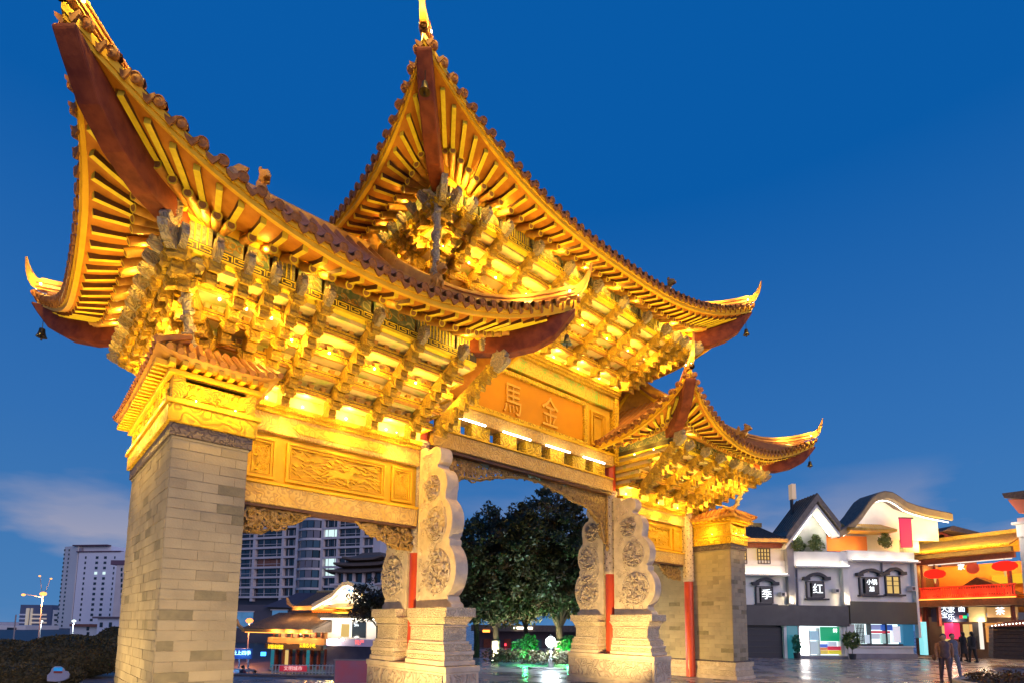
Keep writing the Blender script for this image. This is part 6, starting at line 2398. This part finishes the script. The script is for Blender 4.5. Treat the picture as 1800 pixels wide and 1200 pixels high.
tree('dark tree standing behind the other two in the central bay', 925, 34, 8, CR3, 47, 56, K['leafd'], group='trees behind the central bay', wrap=False)
tree('dark tree filling the left side of the central bay', 838, 31, 7, [((-.6, 0, 4.6), (1.5, 1.4, 1.5)), ((.8, 0, 3.6), (1.6, 1.4, 1.4)), ((-.8, 0, 2.9), (1.5, 1.3, 1.0))], 59, 58, K['leafd'], group='trees behind the central bay', wrap=False)
tree('dark tree filling the right side of the central bay', 1040, 31, 8, [((0, 0, 6.2), (1.6, 1.4, 1.6)), ((-.7, 0, 4.4), (1.7, 1.4, 1.5)), ((.6, 0, 3.0), (1.6, 1.3, 1.2))], 61, 58, K['leafd'], group='trees behind the central bay', wrap=False)
tree('small leafy street tree in front of the tea house', 664, 30, 5, [((-.3, 0, 3.2), (1.1, 1, .9)), ((.6, 0, 2.6), (.9, .9, .8)), ((-.8, 0, 2.3), (.7, .8, .6))], 53, 36, K['leafo'], trunk_r=.08, wrap=False, size=.1)
for x, d, w in ((866, 26.3, 60), (978, 26.8, 75), (990, 26.6, 75)):
    p = ground_at(x, d)
    t = thing('tree_uplight', {866: 'small white uplight at the foot of the left wrapped tree', 978: 'small white uplight left of the right wrapped tree', 990: 'small white uplight right of the right wrapped tree'}[x], 'uplight', p)
    MB(Matrix.Translation(p)).lathe([(.07, 0), (.08, .12)], 8).build('housing', K['iron'], t)
    MB(Matrix.Translation(p)).lathe([(.065, .121), (.06, .13)], 8).build('lens', K['lampwhite'], t)
    spot(p + Vector((0, 0, .2)), ground_at(x + (6 if x < 985 else -6), d + .6) + Vector((0, 0, 1.6)), w * 3, (1, .86, .5), 120)
# globe lamp
b = ground_at(968, 24)
gz = at(968, 1127, 24).z
t = thing('globe_lamp', 'bright white globe lamp on a short post in the central bay', 'street lamp', b)
MB(Matrix.Translation(b)).lathe([(.14, 0), (.14, .3), (.07, .34), (.06, gz - .3), (.1, gz - .24)], 12).build('post', K['pole'], t, smooth=True)
MB(Matrix.Translation((b.x, b.y, gz))).lathe([(.12, -.3), (.16, -.26), (.15, -.2)], 14).build('collar', K['iron'], t, smooth=True)
MB(Matrix.Translation((b.x, b.y, gz))).lathe([(.11, .22), (.07, .28), (.015, .33)], 12).build('cap', K['iron'], t, smooth=True)
MB().ico((b.x, b.y, gz), .22, 3).build('globe', glowmat('globe_glow', (.85, .97, 1), 14), t, smooth=True)
lamp((b.x - .25, b.y - .28, gz), 160, (.75, .92, 1), .2)
# green lit shrubs
GL = mat('lit_green_leaves', (.02, .14, .03), (.03, .2, .04), rough=.6, nscale=4)
for k, (x, d, w, lb) in enumerate(((922, 26, 1.0, 'shrub lit bright green left of the globe lamp'), (996, 26.5, .7, 'narrow shrub lit bright green beside the right drum stone'))):
    p = ground_at(x, d)
    plant('lit_shrub', lb, 'shrub', p, [((0, 0, .75), (w * .8, .5, .4)), ((w * .3, 0, 1.0), (w * .45, .4, .35))], 320, .1, GL, 70 + k, 'green lit shrubs')
    lamp(p - CF * 1.1 + Vector((0, 0, .5)), 50, (.05, 1, .2), .1)
# low dark hall behind the trees
P = Plane(840, 44, 1010, 44)
hall = thing('low_hall', 'low dark hall with a bright eave light behind the trees', 'building', P.A)
part(P, 'wall', [(836, 1108, 1060, 1180)], mat('hall_wall', (.1, .06, .08), (.06, .04, .06), rough=.7, nscale=.6), hall, 0, 4)
part(P, 'roof', [(830, 1098, 1065, 1109)], K['slate'], hall, -1.2, 4)
part(P, 'eave_light', [(903, 1101, 935, 1104.5)], K['led'], hall, -1.3, -1.2)
part(P, 'orange_light', [(850, 1106, 862, 1110)], K['ledorange'], hall, -1.3, -1.2)
part(P, 'red_light', [(887, 1130, 890, 1134)], glowmat('red_dot', (1, .05, .08), 3), hall, -.2, 0)
for k in range(6):
    part(P, 'door_leaf', [(850 + k * 18, 1122, 862 + k * 18, 1172)], K['glassb'] if k % 2 else K['timber'], hall, -.1, 0)
# planter edge below the trees
P = Plane(845, 23.5, 1010, 22.5)
part_ = thing('tree_planter', 'low hedge planter with granite edge below the central trees', 'planter', P.A)
part(P, 'edge', [(905, 1186, 1010, 1200)], K['greyrender'], part_, 0, .4)
g = random.Random(77)
m = MB()
for k in range(60):
    u_ = g.uniform(0, P.L)
    leafmass(m, P.M @ Vector((u_, g.uniform(.5, 2.0), .45)), (.35, .35, .3), 40, .07, g)
m.build('foliage', K['hedge'], part_)
P = Plane(845, 22, 905, 22)
rl = thing('steel_barrier', 'steel crowd barrier at the foot of the left tree', 'barrier', P.A)
part(P, 'rail', [(852, 1178, 905, 1179.5), (852, 1192, 905, 1193)], K['pole'], rl, 0, .04)
for k in range(9):
    part(P, 'bar', [(853 + k * 6, 1179, 854 + k * 6, 1200)], K['pole'], rl, 0, .03)

# far city beyond the street
for x0, x1, d_, y, lb in ((-120, 34, 240, 1092, 'low hazy city blocks at the far left horizon'), (380, 470, 230, 1060, 'hazy city blocks behind the left pier')):
    P = Plane(x0, d_, x1, d_, STREET)
    t = thing('city_block', lb, 'building', P.A)
    part(P, 'wall', [(x0, y, (x0 + x1) / 2, 1180)], K['concrete'], t, 0, 20)
    part(P, 'tall_wall', [((x0 + x1) / 2 + .2, y + 6, x1, 1180)], K['towershade'], t, 2, 20)
    for k in range(5):
        part(P, 'window', [(lerp(x0, x1, (k + .3) / 5), y + 10, lerp(x0, x1, (k + .6) / 5), y + 16)], K['glass'], t, -.1, .05 if k < 3 else 2.05)
